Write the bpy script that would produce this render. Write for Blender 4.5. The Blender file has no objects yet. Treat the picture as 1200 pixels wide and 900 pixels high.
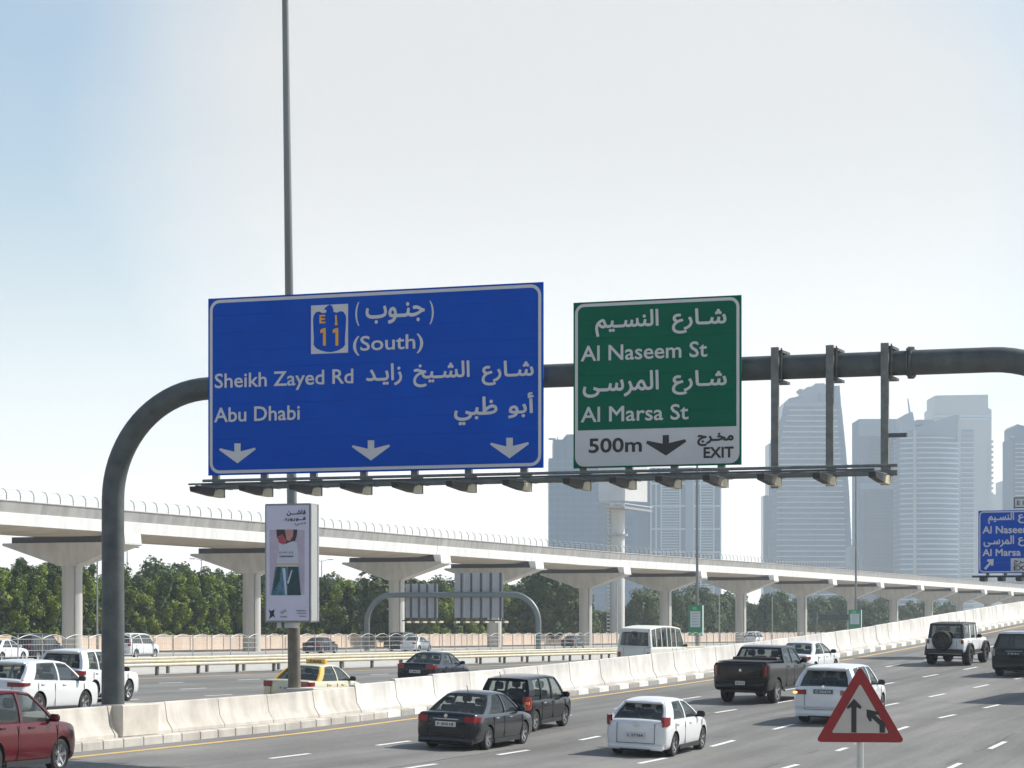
import bpy, bmesh, math, random
from mathutils import Vector, Matrix, geometry
random.seed(7)
S = bpy.context.scene
COL = S.collection
R = math.radians
# ------------------------------------------------------------------ camera
# World frame: +Y runs along the highway, +X to its right, the camera stands at the origin on a footbridge.
PHI = R(20.66); CP, SP = math.cos(PHI), math.sin(PHI)
F = 3050.0                      # focal length in photo pixels (photo 1200 wide)
cam = bpy.data.cameras.new('camera'); cam.sensor_width = 36; cam.lens = F/1200*36
cam.shift_y = 0.24; cam.clip_start = 0.5; cam.clip_end = 12000
co = bpy.data.objects.new('camera', cam); COL.objects.link(co)
co.rotation_euler = (R(90), 0, PHI); S.camera = co
# ------------------------------------------------------------------ sky, sun, exposure
SUN_AZ = R(46); SUN_EL = R(42)            # azimuth measured from +X towards +Y
SKY_VEIL = 7.0
world = bpy.data.worlds.new("World"); S.world = world; world.use_nodes = True
nt = world.node_tree; nt.nodes.clear()
out = nt.nodes.new('ShaderNodeOutputWorld'); bg = nt.nodes.new('ShaderNodeBackground')
sky = nt.nodes.new('ShaderNodeTexSky'); sky.sky_type = 'NISHITA'; sky.sun_disc = False
sky.sun_elevation = SUN_EL; sky.sun_rotation = R(90) - SUN_AZ
sky.air_density = 1.0; sky.dust_density = 1.5; sky.ozone_density = 1.0
# pale haze band along the horizon and a thin high cloud veil drifting over the clear sky
tc = nt.nodes.new('ShaderNodeTexCoord'); nn_ = nt.nodes.new
def mth(op, a=None, b=None, c=None, clamp=False):
    m = nn_('ShaderNodeMath'); m.operation = op; m.use_clamp = clamp
    for i, v in enumerate((a, b, c)):
        if v is None: continue
        if isinstance(v, (int, float)): m.inputs[i].default_value = v
        else: nt.links.new(v, m.inputs[i])
    return m.outputs[0]
def mrange(v, a, b, c, d, smooth=True):
    m = nn_('ShaderNodeMapRange'); m.interpolation_type = 'SMOOTHSTEP' if smooth else 'LINEAR'
    nt.links.new(v, m.inputs[0])
    for i, k in enumerate((a, b, c, d)): m.inputs[i+1].default_value = k
    return m.outputs[0]
L = nt.links.new
sx = nn_('ShaderNodeSeparateXYZ'); L(tc.outputs['Generated'], sx.inputs[0]); elev = sx.outputs[2]
mp = nn_('ShaderNodeMapping'); mp.inputs['Scale'].default_value = (3.2, 3.2, 5.5)
nz = nn_('ShaderNodeTexNoise'); nz.inputs['Scale'].default_value = 1.6; nz.inputs['Detail'].default_value = 4; nz.inputs['Roughness'].default_value = .5
L(tc.outputs['Generated'], mp.inputs[0]); L(mp.outputs[0], nz.inputs[0])
ctr = at_dir = Vector((-SP*1+CP*.03, CP+SP*.03, .155)).normalized()       # middle of the cloud bank
dt = nn_('ShaderNodeVectorMath'); dt.operation = 'DOT_PRODUCT'; L(tc.outputs['Generated'], dt.inputs[0]); dt.inputs[1].default_value = ctr
bank = mrange(mth('ADD', dt.outputs['Value'], mth('MULTIPLY', mth('SUBTRACT', nz.outputs[0], .5), .016)), .9740, .9935, 0, .92)
high = mth('MULTIPLY', mrange(nz.outputs[0], .38, .70, .10, .75), mrange(elev, .25, .7, 1, .45))
low = mrange(elev, -.02, .23, 1.0, 0.0)
veil = mth('MAXIMUM', mth('MAXIMUM', bank, mth('MULTIPLY', high, .55)), low)
vb = mrange(elev, .0, .20, 12.6, SKY_VEIL)
vc = nn_('ShaderNodeCombineColor'); L(mth('MULTIPLY', vb, 1.025), vc.inputs[0]); L(mth('MULTIPLY', vb, 1.0), vc.inputs[1]); L(mth('MULTIPLY', vb, .972), vc.inputs[2])
mx = nn_('ShaderNodeMix'); mx.data_type = 'RGBA'
sk = nn_('ShaderNodeMix'); sk.data_type = 'RGBA'; sk.blend_type = 'MULTIPLY'; sk.inputs[0].default_value = 1; sk.inputs[7].default_value = (1.02, 1.20, 1.22, 1); L(sky.outputs[0], sk.inputs[6])
L(veil, mx.inputs[0]); L(sk.outputs[2], mx.inputs[6]); L(vc.outputs[0], mx.inputs[7]); L(mx.outputs[2], bg.inputs[0]); L(bg.outputs[0], out.inputs[0])
bg.inputs[1].default_value = 0.09
sl = bpy.data.lights.new('sun', 'SUN'); sl.energy = 5.0; sl.angle = R(.55); sl.color = (1, .95, .87)
so = bpy.data.objects.new('sun', sl); COL.objects.link(so)
sdir = Vector((math.cos(SUN_AZ)*math.cos(SUN_EL), math.sin(SUN_AZ)*math.cos(SUN_EL), math.sin(SUN_EL)))
so.rotation_euler = sdir.to_track_quat('Z', 'Y').to_euler()
S.view_settings.view_transform = 'Standard'; S.view_settings.look = 'None'
S.view_settings.exposure = 0.28; S.view_settings.gamma = 1
S.cycles.volume_bounces = 1; S.cycles.max_bounces = 8; S.cycles.transparent_max_bounces = 16
S.cycles.use_denoising = True
HAZE = 0.00019

# ------------------------------------------------------------------ helpers
def dplane(px, X=None, Y=None):
    t = (px-600)/F
    return X/(-SP+CP*t) if X is not None else Y/(CP+SP*t)
def at(px, py, D):
    r = (px-600)/F*D
    return Vector((-D*SP+r*CP, D*CP+r*SP, (738-py)/F*D))
def onY(px, py, Y): return at(px, py, dplane(px, Y=Y))
def onX(px, py, X): return at(px, py, dplane(px, X=X))
def ray_depth(px, D): return at(px, 738, D)

MATS = {}
def mat(name, col, rough=.6, metal=0, var=0, vscale=3.0, bump=0, bscale=40, coat=0, spec=.5, col2=None, stretch=(1,1,1), emit=None, detail=5, objvar=0):
    if name in MATS: return MATS[name]
    m = bpy.data.materials.new(name); m.use_nodes = True; n = m.node_tree; p = n.nodes['Principled BSDF']
    p.inputs['Base Color'].default_value = (*col, 1); p.inputs['Roughness'].default_value = rough
    p.inputs['Metallic'].default_value = metal; p.inputs['Coat Weight'].default_value = coat
    p.inputs['Coat Roughness'].default_value = .06; p.inputs['Specular IOR Level'].default_value = spec
    tcn = n.nodes.new('ShaderNodeTexCoord'); mpn = n.nodes.new('ShaderNodeMapping'); mpn.inputs['Scale'].default_value = stretch
    geo = n.nodes.new('ShaderNodeNewGeometry')
    n.links.new(geo.outputs['Position'], mpn.inputs[0])
    if var or col2:
        t = n.nodes.new('ShaderNodeTexNoise'); t.inputs['Scale'].default_value = vscale; t.inputs['Detail'].default_value = detail; t.inputs['Roughness'].default_value = .6
        n.links.new(mpn.outputs[0], t.inputs[0])
        r = n.nodes.new('ShaderNodeValToRGB'); r.color_ramp.elements[0].position = .32; r.color_ramp.elements[1].position = .68
        a = [max(0, c*(1-var)) for c in col]; b = [min(1, c*(1+var)) for c in (col2 or col)]
        r.color_ramp.elements[0].color = (*a, 1); r.color_ramp.elements[1].color = (*b, 1)
        n.links.new(t.outputs[0], r.inputs[0]); src = r.outputs[0]
        if objvar:
            oi = n.nodes.new('ShaderNodeObjectInfo'); mr = n.nodes.new('ShaderNodeMapRange'); mr.inputs[3].default_value = 1-objvar; mr.inputs[4].default_value = 1+objvar
            hs = n.nodes.new('ShaderNodeHueSaturation'); n.links.new(oi.outputs['Random'], mr.inputs[0]); n.links.new(mr.outputs[0], hs.inputs['Value']); n.links.new(src, hs.inputs['Color']); src = hs.outputs[0]
        n.links.new(src, p.inputs['Base Color'])
    if bump:
        t2 = n.nodes.new('ShaderNodeTexNoise'); t2.inputs['Scale'].default_value = bscale; t2.inputs['Detail'].default_value = 4
        n.links.new(mpn.outputs[0], t2.inputs[0]); b_ = n.nodes.new('ShaderNodeBump'); b_.inputs['Strength'].default_value = bump; b_.inputs['Distance'].default_value = .02
        n.links.new(t2.outputs[0], b_.inputs['Height']); n.links.new(b_.outputs[0], p.inputs['Normal'])
    if emit:
        p.inputs['Emission Color'].default_value = (*col, 1); p.inputs['Emission Strength'].default_value = emit
    MATS[name] = m; return m

class MB:
    def __init__(s): s.v = []; s.f = []; s.mi = []; s.cur = 0
    def add(s, vs, fs):
        o = len(s.v); s.v += [tuple(v) for v in vs]; s.f += [tuple(i+o for i in f) for f in fs]; s.mi += [s.cur]*len(fs); return s
    def box(s, x0, x1, y0, y1, z0, z1, M=None):
        vs = [Vector((x, y, z)) for x in (x0, x1) for y in (y0, y1) for z in (z0, z1)]
        if M: vs = [M @ v for v in vs]
        return s.add(vs, [(0,1,3,2),(4,6,7,5),(0,4,5,1),(2,3,7,6),(0,2,6,4),(1,5,7,3)])
    def bbox(s, x0, x1, y0, y1, z0, z1, b=.02, M=None):      # box with chamfered corners, round about the y axis
        pts = [(x0+b,z0),(x1-b,z0),(x1,z0+b),(x1,z1-b),(x1-b,z1),(x0+b,z1),(x0,z1-b),(x0,z0+b)]
        n = 8; ins = min(b, abs(y1-y0)*.4); cx, cz = (x0+x1)/2, (z0+z1)/2
        rings = []
        for (y, k) in ((y0, 1), (y0+ins, 0), (y1-ins, 0), (y1, 1)):
            q = []
            for (x, z) in pts:
                if k: x = cx+(x-cx)*max(.1, 1-2*b/max(abs(x1-x0), .01)); z = cz+(z-cz)*max(.1, 1-2*b/max(abs(z1-z0), .01))
                q.append(Vector((x, y, z)))
            rings.append(q)
        vs = [v for r in rings for v in r]
        if M: vs = [M @ v for v in vs]
        fs = [tuple(range(7, -1, -1))[::-1], tuple(range(3*n, 4*n))[::-1]]
        for k in range(3):
            for i in range(n): fs.append((k*n+i, (k+1)*n+i, (k+1)*n+(i+1) % n, k*n+(i+1) % n))
        return s.add(vs, fs)
    def tube(s, pts, r, n=12, caps=True):
        pts = [Vector(p) for p in pts]; m = len(pts); rr = r if isinstance(r, (list, tuple)) else [r]*m
        rings = []; up0 = None
        for i, p in enumerate(pts):
            t = (pts[min(i+1, m-1)]-pts[max(i-1, 0)]).normalized()
            if up0 is None: up0 = Vector((0,0,1)) if abs(t.z) < .9 else Vector((0,1,0))
            a = t.cross(up0).normalized(); b = a.cross(t).normalized(); up0 = b
            rings.append([p+(a*math.cos(2*math.pi*k/n)+b*math.sin(2*math.pi*k/n))*rr[i] for k in range(n)])
        vs = [v for q in rings for v in q]; fs = []
        for i in range(m-1):
            for k in range(n): fs.append((i*n+k, i*n+(k+1) % n, (i+1)*n+(k+1) % n, (i+1)*n+k))
        if caps: fs += [tuple(range(n))[::-1], tuple((m-1)*n+k for k in range(n))]
        return s.add(vs, fs)
    def lathe(s, prof, n=24, M=None):        # prof: (radius, height) about local x axis
        vs = []
        for (r, h) in prof:
            for k in range(n):
                a = 2*math.pi*k/n; vs.append(Vector((h, r*math.cos(a), r*math.sin(a))))
        if M: vs = [M @ v for v in vs]
        fs = []
        for i in range(len(prof)-1):
            for k in range(n): fs.append((i*n+k, (i+1)*n+k, (i+1)*n+(k+1) % n, i*n+(k+1) % n))
        return s.add(vs, fs)
    def prism(s, poly, ext, M=None):       # poly: list of Vector, ext: Vector
        n = len(poly); vs = [Vector(p) for p in poly]+[Vector(p)+Vector(ext) for p in poly]
        if M: vs = [M @ v for v in vs]
        fs = [tuple(range(n)), tuple(range(2*n-1, n-1, -1))]+[((i+1) % n, i, n+i, n+(i+1) % n) for i in range(n)]
        return s.add(vs, fs)
    def loft(s, rings, closed=False, caps=True):
        n = len(rings[0]); vs = [v for r in rings for v in r]; fs = []
        for i in range(len(rings)-1):
            for k in range(n if closed else n-1): fs.append((i*n+k, i*n+(k+1) % n, (i+1)*n+(k+1) % n, (i+1)*n+k))
        if caps: fs += [tuple(range(n))[::-1], tuple((len(rings)-1)*n+k for k in range(n))]
        return s.add(vs, fs)
    def mesh(s, name, mats, smooth=None, fix=True):
        me = bpy.data.meshes.new(name); me.from_pydata(s.v, [], s.f); mats = [] if mats is None else mats
        for m in (mats if isinstance(mats, (list, tuple)) else [mats]): me.materials.append(m)
        if s.cur or any(s.mi): me.polygons.foreach_set('material_index', s.mi)
        if fix:
            b = bmesh.new(); b.from_mesh(me); bmesh.ops.recalc_face_normals(b, faces=b.faces); b.to_mesh(me); b.free()
        if smooth is not None:
            me.shade_smooth(); me.set_sharp_from_angle(angle=R(smooth))
        me.update(); return me
    def build(s, name, mats, parent=None, smooth=None, fix=True):
        return link(name, s.mesh(name, mats, smooth, fix), parent)
def link(name, me, parent=None, loc=None, rot=None):
    o = bpy.data.objects.new(name, me); COL.objects.link(o)
    if parent: o.parent = parent
    if loc is not None: o.location = loc
    if rot is not None: o.rotation_euler = rot
    return o
def thing(name, label, cat, loc=(0,0,0), rot=(0,0,0), group=None):
    o = bpy.data.objects.new(name, None); COL.objects.link(o); o.location = loc; o.rotation_euler = rot; o.empty_display_size = .2
    o['label'] = label; o['category'] = cat
    if group: o['group'] = group
    return o
def tag(o, label, cat, group=None):
    o['label'] = label; o['category'] = cat
    if group: o['group'] = group
    return o
def struct(o): o['kind'] = 'structure'; return o
def stuff(o): o['kind'] = 'stuff'; return o
def copytree(o, parent=None):
    c = o.copy(); COL.objects.link(c)
    if parent: c.parent = parent
    for ch in list(o.children): copytree(ch, c)
    return c
def lerp(a, b, t): return a+(b-a)*t
def interp(tab, x):
    if x <= tab[0][0]:
        (a, b), (c, d) = tab[0], tab[1]; return b+(d-b)*(x-a)/(c-a)
    for (a, b), (c, d) in zip(tab, tab[1:]):
        if x <= c: return b+(d-b)*(x-a)/(c-a)
    (a, b), (c, d) = tab[-2], tab[-1]; return b+(d-b)*(x-a)/(c-a)
def smooth_tab(tab, k=6, step=2.0):
    y = tab[0][0]; pts = []
    while y <= tab[-1][0]: pts.append([y, interp(tab, y)]); y += step
    for _ in range(k*4):
        q = [p[1] for p in pts]
        for i in range(1, len(pts)-1): pts[i][1] = (q[i-1]+2*q[i]+q[i+1])/4
    return [tuple(p) for p in pts]

# ------------------------------------------------------------------ lettering (flat print laid on the boards)
AR = {'ش':0xFEB5,'ع':0xFEC9,'ل':0xFEDD,'ن':0xFEE5,'س':0xFEB1,'ي':0xFEF1,'م':0xFEE1,'ج':0xFE9D,'ب':0xFE8F,'خ':0xFEA5,'ظ':0xFEC5,'ف':0xFED1}
AR2 = {'ا':0xFE8D,'ر':0xFEAD,'ى':0xFEEF,'و':0xFEED,'ز':0xFEAF,'د':0xFEA9,'أ':0xFE83,'إ':0xFE87}
def shape(t):
    o = []
    for i, c in enumerate(t):
        if c == 'ـ': o.append('\u0640'); continue
        if c not in AR and c not in AR2: o.append(c); continue
        pj = i > 0 and (t[i-1] in AR or t[i-1] == 'ـ')
        nj = c in AR and i+1 < len(t) and (t[i+1] in AR or t[i+1] in AR2 or t[i+1] == 'ـ')
        if c in AR: o.append(chr(AR[c]+(3 if pj and nj else 1 if pj else 2 if nj else 0)))
        else: o.append(chr(AR2[c]+(1 if pj else 0)))
    return ''.join(reversed(o))
TCACHE = {}
def textmesh(body, arabic=False):
    key = (body, arabic)
    if key in TCACHE: return TCACHE[key]
    cu = bpy.data.curves.new('lettering', 'FONT'); cu.body = shape(body) if arabic else body; cu.fill_mode = 'NONE' if hasattr(cu, 'fill_mode') else 'NONE'
    cu.resolution_u = 3
    o = bpy.data.objects.new('lettering', cu); COL.objects.link(o)
    bpy.context.view_layer.update()
    me = o.to_mesh(); V = [(v.co.x, v.co.y) for v in me.vertices]; E_ = [tuple(e.vertices) for e in me.edges]
    adj = {}
    for a, b in E_: adj.setdefault(a, []).append(b); adj.setdefault(b, []).append(a)
    seen = set(); loops = []
    for st in sorted(adj):
        if st in seen: continue
        lp = [st]; seen.add(st); cur = st; nx = st+1 if st+1 in adj[st] else adj[st][0]
        while nx not in seen:
            lp.append(nx); seen.add(nx); cur = nx
            c = [k for k in adj[cur] if k not in seen]
            if not c: break
            nx = cur+1 if cur+1 in c else c[0]
        if len(lp) > 2: loops.append([V[i] for i in lp])
    o.to_mesh_clear(); bpy.data.objects.remove(o); bpy.data.curves.remove(cu)
    pts = []; ed = []; segs = []
    for lp in loops:
        n0 = len(pts); pts += [Vector(p) for p in lp]; n = len(lp)
        ed += [(n0+i, n0+(i+1) % n) for i in range(n)]
        segs += [(lp[i], lp[(i+1) % n]) for i in range(n)]
    r = geometry.delaunay_2d_cdt(pts, ed, [], 0, 1e-5)
    vs, fs = r[0], r[2]; keep = []
    for f in fs:
        cx = sum(vs[i].x for i in f)/len(f); cy = sum(vs[i].y for i in f)/len(f); w = 0
        for (x1, y1), (x2, y2) in segs:
            if (y1 <= cy) != (y2 <= cy):
                if x1+(cy-y1)*(x2-x1)/(y2-y1) > cx: w += 1 if y2 > y1 else -1
        if w: keep.append(tuple(f))
    used = sorted({i for f in keep for i in f}); mp_ = {k: i for i, k in enumerate(used)}
    res = ([(vs[i].x, vs[i].y) for i in used], [tuple(mp_[i] for i in f) for f in keep])
    TCACHE[key] = res; return res
def lettering(body, x0, x1, z0, z1, Y, m, parent, name='lettering', arabic=False, bold=.0):
    """x0..x1, z0..z1: box in the board's plane (world units, parent local), printed at plane y = Y facing -Y"""
    vs, fs = textmesh(body, arabic)
    xa, xb = min(v[0] for v in vs), max(v[0] for v in vs); ya, yb = min(v[1] for v in vs), max(v[1] for v in vs)
    b = MB(); k = 0; e = bold
    offs = [(0, 0)]+([(e, 0), (-e, 0), (0, e), (0, -e), (.7*e, .7*e), (-.7*e, .7*e), (.7*e, -.7*e), (-.7*e, -.7*e)] if e else [])
    x0 += e; x1 -= e; z0 += e; z1 -= e
    for (ox, oz) in offs:
        b.add([(lerp(x0, x1, (v[0]-xa)/(xb-xa))+ox, Y-.0004*k, lerp(z0, z1, (v[1]-ya)/(yb-ya))+oz) for v in vs], fs); k += 1
    return b.build(name, m, parent, fix=False)
# ------------------------------------------------------------------ materials
asphalt = mat('asphalt', (.150,.146,.138), .85, var=.12, vscale=.35, bump=.25, bscale=60, col2=(.185,.18,.17), stretch=(1,.25,1))
sand = mat('sand', (.40,.35,.28), .95, var=.2, vscale=.12, col2=(.46,.41,.33), bump=.3, bscale=8)
paving = mat('paving', (.42,.40,.37), .9, var=.15, vscale=1.5, col2=(.5,.48,.44))
pale_asphalt = mat('pale_asphalt', (.30,.30,.30), .85, var=.12, vscale=.5)
concrete = mat('concrete', (.50,.46,.41), .85, var=.10, vscale=1.2, col2=(.56,.52,.46), bump=.3, bscale=30)
bar_beige = mat('barrier_beige', (.50,.465,.415), .85, var=.13, vscale=1.1, col2=(.55,.515,.465), bump=.3, bscale=25, stretch=(1,1,.35), objvar=.05)
bar_white = mat('barrier_white', (.56,.54,.51), .8, var=.11, vscale=1.0, col2=(.62,.60,.57), bump=.25, bscale=25, stretch=(1,1,.3), objvar=.05)
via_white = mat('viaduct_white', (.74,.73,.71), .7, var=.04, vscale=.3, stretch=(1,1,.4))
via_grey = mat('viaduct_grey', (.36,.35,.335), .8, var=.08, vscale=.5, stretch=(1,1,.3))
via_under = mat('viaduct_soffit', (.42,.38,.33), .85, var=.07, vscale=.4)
pier_m = mat('pier_concrete', (.50,.49,.47), .8, var=.06, vscale=.5, stretch=(1,1,.25))
white_paint = mat('white_paint', (.72,.72,.70), .7, var=.14, vscale=4)
yellow_paint = mat('yellow_paint', (.62,.40,.14), .7, var=.15, vscale=4)
kerb_grey = mat('kerb_grey', (.36,.34,.31), .85, var=.12, vscale=4)
kerb_white = mat('kerb_white', (.74,.73,.70), .8, var=.14, vscale=3)
steel = mat('gantry_steel', (.085,.098,.103), .6, metal=.2, var=.14, vscale=2.2, col2=(.105,.115,.117), spec=.3, bump=.1, bscale=20)
steel2 = mat('channel_steel', (.17,.18,.175), .6, metal=.3, var=.25, vscale=5)
galv = mat('galvanised', (.45,.46,.46), .45, metal=.6, var=.1, vscale=3)
rail_m = mat('guardrail_metal', (.55,.50,.38), .5, metal=.4, var=.12, vscale=2)
rail_post = mat('guardrail_post', (.14,.13,.12), .7)
fence_m = mat('fence_metal', (.42,.41,.39), .5, metal=.2)
dark = mat('dark_housing', (.035,.035,.035), .6)
cream = mat('reflector_cream', (.45,.40,.28), .5)
wall_pink = mat('wall_pink', (.60,.47,.38), .9, var=.08, vscale=.6, col2=(.64,.52,.43), stretch=(1,1,.2), objvar=.06)
black_rubber = mat('rubber', (.018,.018,.018), .85)
def streaks(m, lo, hi, sc, st, scale2=None):
    n = m.node_tree; p = n.nodes['Principled BSDF']; src = p.inputs['Base Color'].links[0].from_socket
    g = n.nodes.new('ShaderNodeNewGeometry'); mpn = n.nodes.new('ShaderNodeMapping'); mpn.inputs['Scale'].default_value = st; n.links.new(g.outputs['Position'], mpn.inputs[0])
    t = n.nodes.new('ShaderNodeTexNoise'); t.inputs['Scale'].default_value = sc; t.inputs['Detail'].default_value = 3; n.links.new(mpn.outputs[0], t.inputs[0])
    mr = n.nodes.new('ShaderNodeMapRange'); mr.inputs[1].default_value = .36; mr.inputs[2].default_value = .64; mr.inputs[3].default_value = lo; mr.inputs[4].default_value = hi; n.links.new(t.outputs[0], mr.inputs[0])
    mm = n.nodes.new('ShaderNodeMix'); mm.data_type = 'RGBA'; mm.blend_type = 'MULTIPLY'; mm.inputs[0].default_value = 1; n.links.new(src, mm.inputs[6]); n.links.new(mr.outputs[0], mm.inputs[7]); n.links.new(mm.outputs[2], p.inputs['Base Color'])
streaks(asphalt, .76, 1.10, 1.15, (1, .008, 1)); streaks(asphalt, .90, 1.06, .22, (1, .5, 1)); streaks(asphalt, .93, 1.05, 9.0, (1, .4, 1))
streaks(bar_white, .90, 1.03, 2.6, (1, 1, .22)); streaks(bar_beige, .90, 1.04, 2.2, (1, 1, .25)); streaks(bar_white, .90, 1.03, .55, (1, 1, 3)); streaks(bar_beige, .88, 1.04, .7, (1, 1, 3))
streaks(via_white, .90, 1.03, .9, (1, 1, .12)); streaks(via_grey, .80, 1.08, 1.1, (1, 1, .15)); streaks(via_under, .88, 1.06, .35, (1, 1, 1)); streaks(pier_m, .88, 1.05, 1.4, (1, 1, .10))
# ------------------------------------------------------------------ ground
XE = [(-60,-32.2),(60,-32.2),(78,-32.1),(93,-31.4),(117,-29.5),(135,-28.7),(150,-28.6),(166,-28.4),(200,-27.5),(300,-22)]
ZE = [(-60,-2.78),(50,-2.72),(62,-2.62),(67.5,-2.57),(74,-2.42),(83,-2.3),(95,-1.98),(117,-1.2),(131.5,-.62),(150,.08),(166,.72),(200,1.9),(300,4.8)]
BH = [(-60,.78),(70,.78),(78,.95),(125,.95),(140,1.05),(300,1.05)]
CF = [(-60,.045),(64,.045),(80,.02),(300,.02)]
XES, ZES = smooth_tab(XE, 4), smooth_tab(ZE, 1)
xe = lambda y: interp(XES, y)
ze = lambda y: interp(ZES, y)
KD = .15
def zroad(w, y): return ze(y)-KD-interp(CF, y)*w
def roadpt(w, y, dz=0): return Vector((xe(y)+w, y, zroad(w, y)+dz))
def heading(y): return -math.atan2(xe(y+2)-xe(y-2), 4)
def grade(w, y): return math.atan2(zroad(w, y+2)-zroad(w, y-2), 4)
def zleft(x): return -(2.1+.031*(x+54.5))
m = MB(); prof = [(-2950,-2.5),(-160,-2.3),(-140,-2.2),(-57.4,-2.13),(-57.2,-2.25),(-33,-2.95),(-31.5,-4.6),(2950,-4.8)]
ys = [-2950,-60,0,60,120,200,300,500,900,2950]
m.loft([[Vector((x, y, z)) for x, z in prof] for y in ys], caps=False)
struct(m.build('ground', sand))
# left carriageway
def sheet(name, x0, x1, y0, y1, zf, mt, parent=None, ny=8, t=.0, nx=1):
    b = MB(); r = []
    for k in range(ny+1):
        y = lerp(y0, y1, k/ny); r.append([Vector((lerp(x0, x1, i/nx), y, zf(lerp(x0, x1, i/nx))+t)) for i in range(nx+1)])
    b.loft(r, caps=False); return b.build(name, mt, parent, fix=False)
road_l = struct(sheet('road', -57.0, -32.9, -60, 900, zleft, asphalt, ny=20, nx=3))
def strip(b, x0, x1, y0, y1, zf, t=.006): b.add([(x0,y0,zf(x0)+t),(x1,y0,zf(x1)+t),(x1,y1,zf(x1)+t),(x0,y1,zf(x0)+t)], [(0,1,2,3)])
b = MB(); strip(b, -54.6, -54.4, -60, 700, zleft); b.build('edge_line', yellow_paint, road_l)
b = MB(); strip(b, -35.6, -35.45, -60, 700, zleft); b.build('edge_line', yellow_paint, road_l)
dm = MB(); dm.add([(-.075,-1.1,0),(.075,-1.1,0),(.075,1.1,0),(-.075,1.1,0)], [(0,1,2,3)]); dash_me = dm.mesh('lane_dash', white_paint)
for i, x in enumerate((-51.3, -47.7, -44.1, -40.6, -37.4)):
    for k in range(28):
        y = 60+k*7.2+(i*2.3) % 7.2; link('lane_dash', dash_me, road_l, (x, y, zleft(x)+.006), (0, math.atan(.031), 0))
# right carriageway: a rising, slightly banked ramp on a solid embankment
WR = 25.0; b = MB(); rings = []; y = -56
while y <= 296:
    rings.append([roadpt(w, y) for w in (.95, 6, 12, 18, WR)]); y += 4
b.loft(rings, caps=False); road_r = struct(b.build('road', asphalt, fix=False, smooth=60))
b = MB(); b.loft([[Vector((xe(y)+WR, y, zroad(WR, y))), Vector((xe(y)+WR+.2, y, -4.9))] for y in range(-56, 297, 4)], caps=False)
struct(b.build('embankment', concrete, fix=False))
b = MB(); rings = []
for y in range(-56, 297, 4):
    x, z = xe(y), ze(y); rings.append([Vector((x-.75, y, -3.6)), Vector((x-.75, y, z)), Vector((x+.72, y, z)), Vector((x+.72, y, z-.5)), Vector((x+.72, y, -5))])
b.loft(rings, caps=False); struct(b.build('median_strip', concrete, fix=False))
def rline(w, hw, y0, y1, mt, name='edge_line', dy=4):
    b = MB(); r = []; y = y0
    while y <= y1: r.append([roadpt(w-hw, y, .006), roadpt(w+hw, y, .006)]); y += dy
    b.loft(r, caps=False); return b.build(name, mt, road_r, fix=False)
rline(1.75, .1, -56, 290, yellow_paint); rline(22.6, .09, -56, 290, white_paint)
for w, ph in ((5.1, .5), (8.65, 0), (12.3, 0.3), (15.6, -5.2), (19.2, -2.5)):
    for k in range(-6, 30):
        y = 81.3+k*6.27+ph
        if y < 20: continue
        link('lane_dash', dash_me, road_r, roadpt(w, y, .008), (grade(w, y), math.atan(interp(CF, y)), heading(y)))
tar = mat('tar', (.05,.05,.05), .7, var=.3, vscale=3)
def tarline(w, y0, y1, ph):
    b = MB(); q_ = []; y = y0
    while y <= y1: o_ = .05*math.sin(y*.7+ph)+.03*math.sin(y*2.3+ph); q_.append([roadpt(w-.022+o_, y, .004), roadpt(w+.022+o_, y, .004)]); y += 1
    b.loft(q_, caps=False); b.build('tar_seam', tar, road_r, fix=False)
tarline(8.25, 40, 112, 0); tarline(15.1, 50, 140, 2); tarline(4.7, 84, 150, 4); tarline(19.0, 60, 98, 1)
for y_, wa, wb_ in ((71, 2.2, 12), (90, 5, 22), (103, 2.2, 15)):
    b = MB(); b.loft([[roadpt(lerp(wa, wb_, k/12), y_-.02+.05*math.sin(k*1.7), .004), roadpt(lerp(wa, wb_, k/12), y_+.03+.05*math.sin(k*1.7), .004)] for k in range(13)], caps=False); b.build('tar_seam', tar, road_r, fix=False)
# painted kerb of separate blocks
kerb = struct(thing('kerb', 'x', 'x')); del kerb['label']; del kerb['category']
km = {}
for c, mt in ((0, kerb_white), (1, kerb_grey), (2, bar_beige)):
    q = MB(); q.bbox(-.13, .13, -.495, .495, -.32, .02, .025); km[c] = q.mesh('kerb_block', mt, smooth=40)
for k in range(38, 262):
    y = k+.5; c = (k % 2) if y > 72 else 2
    if y > 200: c = k % 2
    link('kerb_block', km[c], kerb, (xe(y)+.84, y, ze(y)), (math.atan2(ze(y+1)-ze(y-1), 2), 0, heading(y)))
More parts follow.
